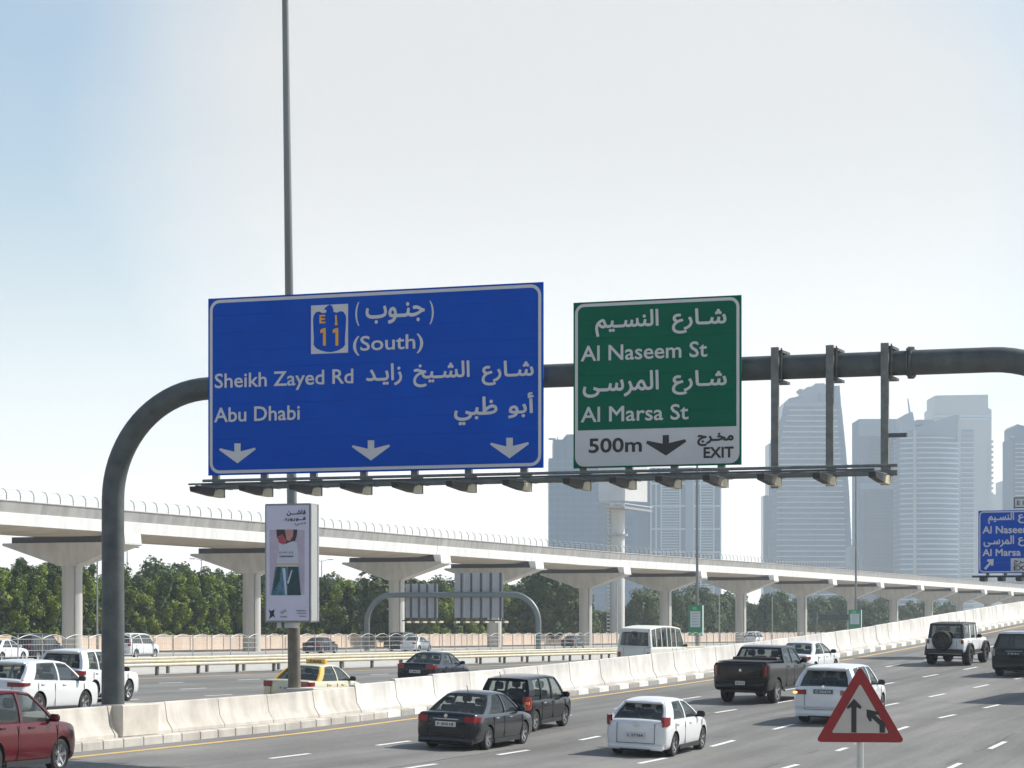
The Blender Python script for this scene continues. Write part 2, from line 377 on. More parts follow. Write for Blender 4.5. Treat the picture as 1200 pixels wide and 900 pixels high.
# ------------------------------------------------------------------ concrete median barrier, unit by unit
PX_GANTRY = -32.2; YG = 57.2; PX_LAMP = -33.14; Y_LAMP = 69.7
def jersey(Lu, h, mt, chip=0):
    q = MB(); pr = [(.02,0),(.0,.0)]
    half = [(.30,0),(.30,.08),(.16,.30),(.095,h-.02),(.075,h)]
    pts = [(x, z) for x, z in half]+[(-x, z) for x, z in reversed(half)]
    q.loft([[Vector((x, y, z)) for x, z in pts] for y in (-Lu/2+.026, Lu/2-.026)], closed=True); return q.mesh('barrier_unit', mt, smooth=30)
barrier = thing('median_barrier', 'long pale concrete barrier curving up between the two carriageways', 'barrier', (0,0,0))
y = 30.0; jm = {}; i = 0
while y < 250:
    near = abs(y+1.5-YG) < 2.0 or abs(y+1.5-Y_LAMP-.4) < 2.0
    Lu = 2.95 if y < 93 else 2.35; h = round(interp(BH, y+1.5), 2); mt = bar_beige if y < 71 else bar_white
    if YG-1.2 <= y < YG+1.9 or Y_LAMP-1.2 <= y < Y_LAMP+1.9: Lu = 2.95
    k = (Lu, h, mt.name)
    if k not in jm: jm[k] = jersey(Lu, h, mt)
    yc = y+Lu/2
    o = link('barrier_unit', jm[k], barrier, (xe(yc)+.12, yc, ze(yc)+random.uniform(-.008, .008)), (math.atan2(ze(yc+1)-ze(yc-1), 2), 0, heading(yc)+random.uniform(-.004, .004)))
    y += Lu; i += 1
for (px_, yy) in ((-32.2, YG), (-32.85, Y_LAMP)):          # poured plinths round the gantry foot and the lamp column
    q = MB(); q.bbox(-.40, .50, -.95, .95, 0, .80, .03); q.build('plinth', concrete, barrier).location = (px_+.02, yy+.50, ze(yy))
# ------------------------------------------------------------------ guard rails, fence, service road, wall
def wbeam(L_):
    q = MB(); pr = [(0,.31),(.05,.27),(.05,.21),(0,.155),(.05,.10),(.05,.04),(0,0)]
    q.loft([[Vector((x, y, z)) for x, z in pr]+[Vector((x-.02, y, z)) for x, z in reversed(pr)] for y in (0, L_)], closed=True); return q.mesh('rail_beam', rail_m)
gp = MB(); gp.box(-.16, -.03, -.07, .07, -.1, .62); gp_me = gp.mesh('rail_post', rail_post)
wb4 = wbeam(4.0)
for (gx, gz, lab, ph) in ((-56.2, -2.06, 'lower cream guard rail of the pair along the far edge of the left carriageway', 0), (-58.6, -1.98, 'cream metal guard rail behind the first one, the upper of the pair', 1.5)):
    g = thing('guard_rail', lab, 'guard rail', (gx, 0, gz), group='guard rails beside the left carriageway')
    for k in range(60):
        y = 60+k*4; link('rail_beam', wb4, g, (.02, y, .40))
        link('rail_post', gp_me, g, (0, y+ph, 0))
struct(sheet('pavement', -57.3, -73.8, -60, 900, lambda x: -2.06, paving, ny=6))
struct(sheet('service_road', -76.2, -108, -60, 900, lambda x: -2.10, pale_asphalt, ny=6, t=.004))
q = MB(); q.box(-75.4, -75.0, 40, 420, -2.3, -1.66); q.box(-75.9, -74.4, 40, 420, -2.3, -1.98); tag(q.build('fence_plinth', bar_white), 'low white concrete plinth that carries the metal fence', 'plinth')
fence = thing('service_fence', 'pale metal railing with arched tops between the highway and the service road', 'fence', (-75.2, 0, -1.66))
BAY = 2.55
fp = MB(); fp.tube([(0,0,0),(0,0,1.38)], .038, 6); fpm = fp.mesh('fence_post', fence_m)
pn = MB(); arc = [(0, BAY*k/8, 1.16+.22*math.sin(math.pi*k/8)) for k in range(9)]
pn.tube(arc, .022, 5)
for z in (.2, .52, .84, 1.14): pn.tube([(0,0,z),(0,BAY,z)], .012, 4)
for k in range(1, 9): pn.tube([(0,BAY*k/9,.2),(0,BAY*k/9,1.14)], .0035, 3)
pnm = pn.mesh('rail_panel', fence_m)
for k in range(100):
    y = 90+k*BAY; link('fence_post', fpm, fence, (0, y, 0)); link('rail_panel', pnm, fence, (0, y, 0))
# boundary wall, precast panels
bw = thing('boundary_wall', 'long low pink-beige panel wall in front of the hedge trees', 'wall', (-133.5, 0, -2.3))
wp = MB(); wp.box(-.1, .1, .06, 3.94, 0, 1.58); wpm = wp.mesh('wall_panel', wall_pink); wq = MB(); wq.box(-.17, .17, -.06, .06, 0, 1.66); wqm = wq.mesh('wall_post', wall_pink)
for k in range(110):
    y = 150+k*4; link('wall_panel', wpm, bw, (0, y, random.uniform(-.03,.03))); link('wall_post', wqm, bw, (0, y, 0))
q = MB(); q.box(-.14, .14, 150, 590, 1.60, 1.70); q.build('wall_coping', wall_pink, bw)
# ------------------------------------------------------------------ metro viaduct
VX = -117.0
ZT = [(0,10.3),(330,10.45),(420,10.95),(660,11.4),(1200,12.0)]
vz = lambda y: interp(ZT, y)
via = thing('metro_viaduct', 'long white elevated railway viaduct on hammerhead piers crossing the picture', 'viaduct', (VX, 0, 0))
PY = [130,165,200.6,236,273,304,339,376,418,459,498,536,572,608,644,680,718,756,794,832,870,910]
def deckring(y, zt):
    pr = [(5.2,0),(4.98,-.92),(5.05,-.95),(4.95,-1.92),(4.75,-1.97),(3.3,-2.22),(0,-2.26)]
    r = [Vector((x, y, zt+z)) for x, z in pr]; l = [Vector((-x, y, zt+z)) for x, z in reversed(pr[:-1])]
    return [Vector((4.95, y, zt))]+r+l+[Vector((-4.95, y, zt)), Vector((-4.9, y, zt-1.2)), Vector((4.9, y, zt-1.2))]
for a, b_ in zip(PY, PY[1:]):
    q = MB(); rr = [deckring(y, vz(y)) for y in (a+.06, (a+b_)/2, b_-.06)]
    n = len(rr[0]); q.loft(rr, closed=True)
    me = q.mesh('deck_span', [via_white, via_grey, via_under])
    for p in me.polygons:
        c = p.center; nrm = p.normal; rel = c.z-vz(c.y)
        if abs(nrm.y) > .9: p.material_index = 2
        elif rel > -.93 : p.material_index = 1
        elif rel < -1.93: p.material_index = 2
    link('deck_span', me, via)
    lip = MB(); lip.loft([[Vector((x, y, vz(y)+z)) for x, z in ((4.9,.0),(5.27,.0),(5.27,.07),(4.9,.07))] for y in (a, b_)], closed=True); lip.build('parapet_lip', concrete, via)
colm = MB(); colm.tube([(0,0,-2.6),(0,0,5.55)], .9, 28); colm.tube([(0,0,5.5),(0,0,5.62)], .97, 28); col_me = colm.mesh('pier_column', pier_m, smooth=40)
def capmesh():
    q = MB(); hy = 1.55
    def ring(y, s_, zoff=0):
        return [Vector(p) for p in ((-6.1, y, 7.62), (-6.15, y, 7.42), (-1.25, y*.62, 5.75), (-1.0, y*.62, 5.6), (1.0, y*.62, 5.6), (1.25, y*.62, 5.75), (6.15, y, 7.42), (6.1, y, 7.62))]
    q.loft([ring(-hy, 1), ring(hy, 1)], closed=True)
    return q.mesh('pier_cap', pier_m, smooth=20)
cap_me = capmesh()
bl = MB(); bl.box(-5.35, 5.3, -1.25, 1.25, 0, .56); bl_me = bl.mesh('shaded_bearing_block', mat('bearing_gap_shade', (.07,.07,.08), .8))  # near-black colour paints in the shadow of the gap under the deck
ke = MB(); ke.prism([(5.35,-1.45,0),(6.1,-1.45,0),(6.0,-1.45,.80),(5.1,-1.45,.80)], (0,2.9,0)); ke_me = ke.mesh('shear_key', via_white)
dp = MB(); dp.tube([(.70,-.66,-2.4),(.70,-.66,5.4),(1.1,-.9,5.9)], .07, 8); dp_me = dp.mesh('drain_pipe', via_grey)
for y in PY[:-1]:
    c = link('pier_column', col_me, via, (0, y, 0)); d = vz(y)-10.35
    cap = link('pier_cap', cap_me, c, (0, 0, 0)); 
    link('shaded_bearing_block', bl_me, c, (0, 0, 7.60)); link('shear_key', ke_me, c, (0, 0, 7.60))
    link('drain_pipe', dp_me, c, (0, 0, 0))
    if d > .05: c.scale = (1, 1, (7.8+d)/7.8)
# railing on the deck edge
rpm = MB(); rpm.tube([(0,0,0),(0,0,.45),(-.08,0,.72),(-.3,0,.9),(-.42,0,.93)], [.038,.038,.034,.03,.025], 6); rp_me = rpm.mesh('railing_post', steel)
n_post = 0; y = 150.0; rest = MB(); alt = 0
while y < 905:
    z = vz(y)+.07
    if n_post < 290: link('railing_post', rp_me, via, (5.12, y, z)); n_post += 1
    else: rest.box(5.08, 5.16, y-.03, y+.03, z, z+.9)
    y += 2.1
stuff(rest.build('railing_posts_far', steel, via))
for zz, r in ((.90, .012), (.62, .010), (.34, .010)):
    q = MB(); q.tube([(5.1-(.3 if zz > .8 else .05 if zz > .5 else 0), y, vz(y)+.07+zz) for y in range(150, 905, 30)], r, 4); q.build('railing_wire', galv, via)
# ------------------------------------------------------------------ overhead gantry across the right carriageway
gz = 5.93; XL_, XR_ = PX_GANTRY, -7.6; RC = 2.7
sign_blue = mat('sign_blue', (.0,.072,.46), .6, var=.07, vscale=.9, spec=.12)
sign_green = mat('sign_green', (.0,.115,.065), .6, var=.07, vscale=.9, spec=.12)
sign_white = mat('sign_white', (.56,.565,.585), .45, var=.04, vscale=2)
sign_black = mat('sign_black', (.012,.014,.02), .45)
sign_orange = mat('sign_orange', (.75,.36,.02), .45)
sign_back = mat('sign_back', (.38,.39,.42), .5, metal=.4, var=.08, vscale=1.5)
gan = thing('sign_gantry', 'dark steel pipe gantry with curved corners carrying the large blue and green signs', 'sign gantry', (XL_, YG, 0))
def gl(p): return Vector(p)-Vector((XL_, YG, 0))
q = MB(); q.tube([gl((XL_, YG, -3.3)), gl((XL_, YG, .4))], .285, 28); q.build('post', steel, gan, smooth=50)
arc1 = [gl((XL_, YG, .4))]+[gl((XL_+RC-RC*math.cos(a), YG, gz-RC+RC*math.sin(a))) for a in [math.pi/2*k/18 for k in range(19)]]
arc1 += [gl((XL_+RC+.2, YG, gz))]
q = MB(); q.tube(arc1, .28, 28); q.build('curved_arm', steel, gan, smooth=50)
q = MB(); q.tube([gl((XL_+RC+.2, YG, gz)), gl((-12.1, YG, gz))], .275, 28); q.build('beam', steel, gan, smooth=50)
arc2 = [gl((-12.1, YG, gz)), gl((XR_-RC, YG, gz))]+[gl((XR_-RC+RC*math.sin(a), YG, gz-RC+RC*math.cos(a))) for a in [math.pi/2*k/18 for k in range(1, 19)]]+[gl((XR_, YG, .4))]
q = MB(); q.tube(arc2, .28, 28); q.build('curved_arm', steel, gan, smooth=50)
q = MB(); q.tube([gl((XR_, YG, -4.6)), gl((XR_, YG, .4))], .285, 28); q.build('post', steel, gan, smooth=50)
def flange(p, axis='x'):
    q = MB(); M = Matrix.Translation(gl(p)) @ (Matrix.Identity(4) if axis == 'x' else Matrix.Rotation(R(90), 4, 'Y'))
    q.lathe([(0,-.05),(.36,-.05),(.36,-.008),(.30,-.008),(.30,.008),(.36,.008),(.36,.05),(0,.05)], 24, M)
    for k in range(12):
        a = 2*math.pi*k/12; 
        for hh in (-.075, .05): q.box(hh, hh+.025, .33*math.cos(a)-.018, .33*math.cos(a)+.018, .33*math.sin(a)-.018, .33*math.sin(a)+.018, M)
    return q.build('flange', steel, gan)
flange((-12.1, YG, gz)); flange((XL_+RC+.25, YG, gz)); 
q = MB(); M = Matrix.Translation(gl((XL_, YG, .38))) @ Matrix.Rotation(R(90), 4, 'Y'); q.lathe([(0,-.02),(.292,-.02),(.292,.02),(0,.02)], 24, M); q.build('weld_collar', steel, gan)
q = MB(); q.box(-.45, .45, -.45, .45, -2.72, -2.66); q.build('base_plate', steel, gan)
# sign boards
YS = 56.72                                     # front face of the boards
LZ = lambda px, py, Y=YS: onY(px, py, Y)
def board(name, label, cat, tl, br, mface, mtop=None):
    a, c = LZ(*tl), LZ(*br); x0, x1, z0, z1 = a.x, c.x, c.z, a.z
    o = thing(name, label, cat, (x0, YS, z0)); return o, x0, x1, z0, z1
def rrect(x0, x1, z0, z1, r, n=6):
    p = []
    for (cx, cz, a0) in ((x1-r, z1-r, 0), (x0+r, z1-r, 90), (x0+r, z0+r, 180), (x1-r, z0+r, 270)):
        p += [(cx+r*math.cos(R(a0+90*k/n)), cz+r*math.sin(R(a0+90*k/n))) for k in range(n+1)]
    return p
def rframe(b, x0, x1, z0, z1, r, t, y):
    o = rrect(x0, x1, z0, z1, r); i = rrect(x0+t, x1-t, z0+t, z1-t, max(r-t, .01)); n = len(o)
    b.add([(x, y, z) for x, z in o]+[(x, y, z) for x, z in i], [(k, (k+1) % n, n+(k+1) % n, n+k) for k in range(n)])
def txt(o, x0, x1, yt, yb, body, mt, arabic=False, bold=.007, Y=YS, off=.008, org=None, name='lettering'):
    a = onY(x0, yt, Y); c = onY(x1, yb, Y); cx = (x0+x1)/2
    zt_, zb_ = onY(cx, yt, Y).z, onY(cx, yb, Y).z
    ox, oz = org; return lettering(body, a.x-ox, c.x-ox, zb_-oz, zt_-oz, -off, mt, o, name, arabic, bold)
def seams(o, w, h, n, mt):
    for k in range(n):
        q = MB(); hh = h/n; q.box(0, w, 0, .04, k*hh+.0015, (k+1)*hh-.0015); q.build('sign_panel', mt, o)
# blue board
a, c = LZ(244, 350), LZ(636.5, 548.2); bx0, bx1, bz0, bz1 = a.x, c.x, c.z, a.z
blue = thing('direction_sign', 'large blue overhead direction sign for Sheikh Zayed Rd and Abu Dhabi', 'road sign', (bx0, YS, bz0))
w, h = bx1-bx0, bz1-bz0; seams(blue, w, h, 10, sign_blue)
q = MB(); rframe(q, .045, w-.045, .045, h-.045, .26, .075, -.004); q.build('border', sign_white, blue)
O = (bx0, bz0)
T = lambda *a_, **k_: txt(blue, *a_, org=O, **k_)
T(251.9, 414.3, 434.8, 457.6, 'Sheikh Zayed Rd', sign_white, name='lettering'); T(251.2, 351.6, 476.2, 493.6, 'Abu Dhabi', sign_white)
T(413.8, 496.2, 392.4, 415.4, '(South)', sign_white)
T(428.6, 498, 354.6, 379.2, 'جنـوب', sign_white, arabic=True, bold=.014)
T(416.5, 421.2, 354, 382, '(', sign_white, bold=.003); T(503.5, 508.6, 352.4, 380, ')', sign_white, bold=.003)
T(564.6, 625.6, 422.5, 451, 'شـارع', sign_white, arabic=True, bold=.012); T(484.4, 550.6, 423.5, 453, 'الشـيخ', sign_white, arabic=True, bold=.012)
T(429, 471.4, 426, 452, 'زايـد', sign_white, arabic=True, bold=.012)
T(532.2, 583.2, 465, 498, 'ظبي', sign_white, arabic=True, bold=.014); T(595.6, 625.8, 460, 490, 'أبو', sign_white, arabic=True, bold=.012)
def poly(o, pts, mt, Y=YS, off=.006, org=O, name='arrow'):
    q = MB(); q.add([(onY(x, y, Y).x-org[0], -off, onY(x, y, Y).z-org[1]) for x, y in pts], [tuple(range(len(pts)))])
    me = q.mesh(name, mt, fix=False); b = bmesh.new(); b.from_mesh(me); bmesh.ops.triangulate(b, faces=b.faces, ngon_method='EAR_CLIP'); b.to_mesh(me); b.free(); return link(name, me, o)
def arrow(o, x0, x1, yt, yb, mt, org):
    cx = (x0+x1)/2; W = x1-x0; H = yb-yt
    poly(o, [(cx-.085*W, yt), (cx+.085*W, yt), (cx+.085*W, yt+.40*H), (x1-.02*W, yt+.21*H), (x1, yt+.30*H), (cx, yb), (x0, yt+.33*H), (x0+.02*W, yt+.24*H), (cx-.085*W, yt+.42*H)], mt, org=org)
arrow(blue, 257, 299.8, 519.6, 543, sign_white, O); arrow(blue, 412.5, 457.2, 516, 539.6, sign_white, O); arrow(blue, 574.5, 620, 513, 537.2, sign_white, O)
q = MB(); p0, p1 = LZ(364.6, 415), LZ(408, 356); q.add([(p0.x-bx0, -.005, p0.z-bz0), (p1.x-bx0, -.005, p0.z-bz0), (p1.x-bx0, -.005, p1.z-bz0), (p0.x-bx0, -.005, p1.z-bz0)], [(0,1,2,3)]); q.build('route_shield', sign_white, blue)
eg = [(384.2,358.2),(387,357),(389.5,358.8),(390.6,362),(391.2,365.6),(395,366.5),(399,364.6),(402.5,365.3),(405.3,369.5),(405.8,374),(405.2,386),(404.4,397),(404.6,404),(402,407.5),(396,410.8),(389,412.6),(383,412.4),(376,410.8),(370.6,408),(367.6,404),(368,396),(367.4,386),(367,375),(367.8,369.5),(370.4,366),(374,365),(378,367),(381.5,366.6),(383,364.4),(382.4,363),(380.3,363.4),(380.8,361)]
poly(blue, eg, sign_blue, off=.009, name='eagle_emblem')
T(374.6, 381.6, 369, 379, 'E', sign_orange, bold=.008, off=.012); T(392.6, 396.4, 369, 381.5, 'إ', sign_orange, arabic=True, bold=.012, off=.012)
for x0_ in (375.6, 390.2):
    poly(blue, [(x0_,386.6),(x0_+3.4,384.6),(x0_+6.4,384.4),(x0_+6.6,405),(x0_+3.2,405.2),(x0_+3.1,389.4),(x0_,390.6)], sign_orange, off=.012, name='route_digit')
# green board
a, c = LZ(672, 354.8), LZ(868.6, 544.6); gx0, gx1, gz0, gz1 = a.x, c.x, c.z, a.z
green = thing('exit_sign', 'green overhead exit sign for Al Naseem St and Al Marsa St with white 500m strip', 'road sign', (gx0, YS, gz0))
w, h = gx1-gx0, gz1-gz0; seams(green, w, h, 9, sign_green)
q = MB(); rframe(q, .04, w-.04, .04, h-.04, .22, .07, -.004); q.build('border', sign_white, green)
zs = LZ(770, 502).z-gz0
q = MB(); pr = [(x, z) for x, z in rrect(.045, w-.045, .045, h, .22)]; pr = [(x, min(z, zs)) for x, z in pr]
q.add([(.045,-.006,zs),(.045,-.006,.27),(.08,-.006,.15),(.16,-.006,.07),(.27,-.006,.045),(w-.27,-.006,.045),(w-.16,-.006,.07),(w-.08,-.006,.15),(w-.045,-.006,.27),(w-.045,-.006,zs)], [tuple(range(10))]); q.build('white_strip', sign_white, green, fix=False)
O2 = (gx0, gz0); T = lambda *a_, **k_: txt(green, *a_, org=O2, **k_)
T(787.6, 851.4, 361.2, 390, 'شـارع', sign_white, arabic=True, bold=.012); T(697.6, 772, 363.5, 393.5, 'النسـيم', sign_white, arabic=True, bold=.012)
T(680.8, 829, 402.4, 421, 'Al Naseem St', sign_white)
T(787.6, 851.8, 433.6, 462, 'شـارع', sign_white, arabic=True, bold=.012); T(683, 772.2, 435, 465, 'المرسـى', sign_white, arabic=True, bold=.012)
T(680.8, 807, 475, 493.4, 'Al Marsa St', sign_white)
T(690, 752.4, 513, 530.4, '500m', sign_black, bold=.012, off=.011); T(824.6, 860, 523.6, 536.6, 'EXIT', sign_black, bold=.010, off=.011); T(817.2, 860, 507.2, 522.6, 'مخـرج', sign_black, arabic=True, bold=.014, off=.011)
def arrow2(off=.011):
    pts = [(776.8,510),(784,509.7),(784.2,519.2),(803,514.6),(804.4,517.6),(780.6,534),(757.2,519.6),(758.4,516.4),(776.6,519.9)]
    poly(green, pts, sign_black, off=off, org=O2)
arrow2()
# vertical channels, light rail and floodlights
PXC = [261,317.5,375,433.6,493,555.8,620.5,690,743,796,850.7,913,977,1041]
for k, px in enumerate(PXC):
    X = onY(px, 500, YG).x-XL_; top = gz+.42 if px > 900 else (gz+1.6 if k > 6 else gz+1.9)
    if px > 900: bot = LZ(px, 572 if px < 950 else 570-.02*(px-950)).z
    else: bot = LZ(px, 580.5-(px-261)*.0205, 57).z
    ox = -.04
    q = MB(); q.box(X-.085, X+.085, -.40, -.38, bot, top); q.box(X-.085, X-.065, -.38, -.30, bot, top); q.box(X+.065, X+.085, -.38, -.30, bot, top)
    q.build('channel', steel2, gan)
    q = MB(); q.box(X-.06, X+.17, -.34, .34, gz+.30, gz+.36); q.box(X-.06, X+.17, -.34, .34, gz-.37, gz-.31); q.box(X-.02,X+.02,.28,.32,gz-.34,gz+.34); q.box(X+.13,X+.16,-.36,-.33,gz-.36,gz+.40); q.build('clamp', steel, gan)
YR = 56.25
def zrail(px): return onY(px, 573.2-(px-237)*.0262, YR).z
xa_, xb_ = onY(236, 573, YR).x-XL_, onY(1052, 551, YR).x-XL_; za, zb = zrail(236), zrail(1052); zr_ = (za+zb)/2
q = MB(); q.tube([(xa_, YR-YG, zr_), (xb_, YR-YG, zr_)], .065, 12); q.tube([(xa_+.05, YR-YG-.02, zr_+.16), (xb_, YR-YG-.02, zr_+.16)], .035, 8); q.build('light_rail', steel2, gan, smooth=50)
xa2 = onY(221, 575, 55.5).x-XL_
q = MB(); q.tube([(xa2, 55.5-YG, zr_+.04), (xb_-.35, 55.5-YG, zr_+.04)], .022, 8); q.build('cable_rail', steel, gan, smooth=50)
fl = MB(); fl.prism([(-.09,-1.6,-.05),(-.09,-1.56,-.20),(-.09,-.62,-.29),(-.09,-.52,-.04)], (.18,0,0)); fl_me = fl.mesh('floodlight', dark)
fr = MB(); fr.prism([(-.085,-.62,-.29),(-.085,-.05,-.31),(-.085,-.05,-.06),(-.085,-.25,-.05),(-.085,-.52,-.12)], (.17,0,0)); fr_me = fr.mesh('reflector', cream)
fb = MB(); fb.box(-.03,.03,-1.4,.55,-.035,.0); fb.box(-.09,.09,-.03,.02,-.31,.22); fb_me = fb.mesh('floodlight_arm', steel2)
for px in PXC:
    X = onY(px-1, 570, YR).x-XL_
    f = link('floodlight', fl_me, gan, (X, YR-YG, zr_-.02)); f.scale = (.9, .95, .78); f2 = link('reflector', fr_me, f); f3 = link('floodlight_arm', fb_me, f)
q = MB(); X = onY(1041, 510, YG).x-XL_; z = onY(1041, 512, YG).z; q.box(X+.1, X+.5, -.42, -.3, z-.04, z+.05); q.build('side_bracket', steel, gan)
# ------------------------------------------------------------------ lamp column with poster box
zb_ = -2.6
lamp = thing('lamp_column', 'tall grey lamp column in the median behind the blue sign, leaning slightly left', 'lamp post', (PX_LAMP, Y_LAMP, zb_), (0, -R(.85), 0))
colu = mat('lamp_steel', (.20,.21,.21), .5, metal=.4, var=.15, vscale=1.0, stretch=(1,1,.3)); colb = mat('lamp_base_concrete', (.17,.15,.12), .8, var=.3, vscale=2.5)
q = MB(); q.tube([(0,0,5.2),(0,0,14),(0,0,25)], [.155,.12,.085], 10); q.build('pole', colu, lamp, smooth=50)
q = MB(); q.tube([(0,0,0),(0,0,5.2)], [.195,.175], 10); q.build('base_shaft', colb, lamp, smooth=50)
for s_ in (-1, 1):
    q = MB(); q.tube([(0,0,24.7),(s_*1.4,0,25.3)], .05, 8); q.build('lamp_arm', colu, lamp); q = MB(); q.bbox(s_*1.9-.55, s_*1.9+.55, -.18, .18, 25.25, 25.42, .05); q.build('lamp_head', galv, lamp)
q = MB(); q.box(-.12,.14,-.205,-.195,1.95+1.05,2.2+1.05); q.build('number_plate', sign_white, lamp)
lettering('289', -.08, .10, 3.03, 3.21, -.207, sign_black, lamp, bold=.004)
# poster light box
YB = Y_LAMP-.55; pa, pc = onY(310, 590.5, YB), onY(364, 729.5, YB)
bxw, bxh = pc.x-pa.x, pa.z-pc.z
adv = thing('poster_box', 'tall white advertising light box with fashion poster fixed to the lamp column', 'advertising sign', (pa.x, YB, pc.z))
box_m = mat('poster_box_metal', (.25,.26,.27), .45, metal=.4); pbg = mat('poster_paper', (.62,.60,.74), .4, var=.03, vscale=2)
q = MB(); q.bbox(0, bxw, 0, .5, 0, bxh, .03); q.build('case', box_m, adv, smooth=30)
q = MB(); q.box(bxw, bxw+.012, .06, .46, .05, bxh-.05); q.build('side_panel', mat('side_panel_metal', (.42,.43,.42), .45, metal=.3), adv)
q = MB(); q.box(bxw+.0, bxw+.03, -.01, .05, .02, bxh-.02); q.box(bxw+.0, bxw+.03, .47, .52, .02, bxh-.02); q.build('edge_trim', galv, adv)
q = MB(); q.add([(.06,-.004,.06),(bxw-.05,-.004,.06),(bxw-.05,-.004,bxh-.06),(.06,-.004,bxh-.06)], [(0,1,2,3)]); q.build('poster', pbg, adv, fix=False)
OP = (pa.x, pc.z)
TP = lambda *a_, **k_: txt(adv, *a_, Y=YB, org=OP, **k_)
TP(336, 358.4, 597.2, 604.6, 'فاشـــن', sign_black, arabic=True, bold=.007, off=.008); TP(333, 358.4, 605.2, 611, 'فــورورد', sign_black, arabic=True, bold=.006, off=.008)
TP(345.5, 358.4, 609.6+2, 616.4, 'دبـي', sign_black, arabic=True, bold=.002, off=.008)
def pp(pts, mt, off, name='poster_print'): return poly(adv, pts, mt, Y=YB, off=off, org=OP, name=name)
skin = mat('print_skin', (.50,.25,.21), .5, var=.1, vscale=5); pr_red = mat('print_red', (.40,.06,.08), .5, var=.2, vscale=6); pr_dk = mat('print_dark', (.03,.025,.03), .5, var=.4, vscale=8); pr_wh = mat('print_white', (.60,.62,.72), .5, var=.08, vscale=5, col2=(.50,.52,.62))
pr_bl = mat('print_blue', (.04,.12,.20), .5, var=.4, vscale=7, col2=(.07,.19,.28)); pr_tl = mat('print_teal', (.01,.05,.055), .5, var=.3, vscale=6); pr_pk = mat('print_mauve', (.48,.42,.52), .5, var=.08, vscale=4)
pp([(316,621),(357,621),(357,697),(316,697)], pr_pk, .006)
pp([(324,620.5),(348.5,620.5),(348,628),(345.5,635),(340,637.5),(333,637),(327,634),(324.5,629)], pr_dk, .008)
pp([(334,620.5),(344,620.5),(343.5,628),(340,634),(336,633)], skin, .009)
pp([(325.5,629),(331,626),(334,630),(336,635),(332,638),(327,636)], pr_red, .010)
pp([(327,635),(332,639),(338,636),(344,634),(348,636),(350,648),(349,668),(324,668),(325,652),(327,645)], pr_wh, .0095)
pp([(323,664),(350.5,664),(351.5,680),(353,697.6),(317.5,697.6),(320,684)], pr_bl, .0105)
pp([(338,664),(349,664),(352.5,697.6),(337,697.6)], pr_tl, .0115); pp([(325,664),(329.5,664),(328,680),(319,697)], pr_tl, .012)
pp([(331,666),(334.5,666),(336.5,697),(334.6,697)], pr_wh, .0125); pp([(341.5,668),(343,668),(338.5,684),(336.6,683)], pr_wh, .0125)
pp([(324,660.2),(351.5,660.2),(351.5,662.2),(324,662.2)], mat('print_gold', (.60,.42,.22), .5), .013)
TP(327.5, 343.5, 646.5, 648.6, 'D F F  S S', sign_black, bold=.001, off=.013); TP(328, 344, 651, 653, 'FASHION FORWARD', sign_black, bold=.001, off=.013)
pp([(315,714.5),(318,716),(322,714),(321,719),(323,725),(320.5,722),(318,723.5),(315.4,726),(316.6,720)], sign_black, .008); 
TP(329, 335.6, 713.6, 720, 'دبي', sign_black, arabic=True, bold=.001, off=.008); TP(328.6, 336.6, 722, 723.6, 'DUBAI', sign_black, bold=.001, off=.008)
for yy, t_ in ((714.6, 'www.fashionforward.ae'), (717.6, 'fashionforward'), (721.2, 'dubai')): TP(347+(yy-714.6)*.6, 359, yy, yy+1.6, t_, sign_black, bold=.0005, off=.008)
q = MB(); q.box(.6,.9,.1,.4,-.16,-.0); q.box(.35,.5,.1,.3,-.16,0); q.build('bracket', galv, adv)
# ------------------------------------------------------------------ warning triangle in front
D_ = 27.0; tp = at(1008, 779.5, D_); sc_ = F/D_
tri_z = -4.05
red = mat('sign_red', (.22,.006,.012), .45, var=.08, vscale=6); tri_w = mat('triangle_white', (.40,.38,.37), .5, var=.06, vscale=9)
tri = thing('warning_sign', 'red and white triangular merge warning sign in the foreground beside the road', 'road sign', (tp.x, tp.y, tri_z))
H_ = .80; zt_ = tp.z-tri_z
def trip(k, y, cz=None):
    c_ = zt_-H_*2/3; pts = [(0, zt_), (-H_*.577, zt_-H_), (H_*.577, zt_-H_)]
    return [Vector((x*k/1, y, c_+(z-c_)*k)) for x, z in pts]
def rtri(k, y, rr=.03):
    o = trip(k, y); c_ = sum(o, Vector())/3; out_ = []
    for i in range(3):
        p = o[i]; a1 = (o[i-1]-p).normalized(); a2 = (o[(i+1) % 3]-p).normalized()
        out_ += [p+a1*rr*1.6, p+(a1+a2)*rr*.55, p+a2*rr*1.6]
    return out_
q = MB(); q.prism(rtri(1, 0), (0,.02,0)); q.build('plate', red, tri)
q = MB(); q.add([v for v in rtri(.64, -.004, .012)], [tuple(range(9))]); q.build('inner_field', tri_w, tri)
def tpoly(pts, name='arrow'):
    k = 1/sc_; q = MB(); q.add([((x-1006)*k*1.0/ (CP), -.008, zt_-(y-783)*k) for x, y in pts], [tuple(range(len(pts)))])
    me = q.mesh(name, sign_black, fix=False); b = bmesh.new(); b.from_mesh(me); bmesh.ops.triangulate(b, faces=b.faces, ngon_method='EAR_CLIP'); b.to_mesh(me); b.free(); link(name, me, tri)
tpoly([(999.3,822.4),(1007.6,831.5),(1006.6,834.6),(1002,832.2),(1002,862),(996.4,862),(996.4,832.2),(992.2,834.6),(991.6,831.8)])
tpoly([(1013,834.6),(1026.6,838),(1026,840.6),(1022.6,841.4),(1033,851),(1033,862),(1027,862),(1027,853),(1018.4,844.6),(1018.6,848.6),(1016,849),(1013,843)])
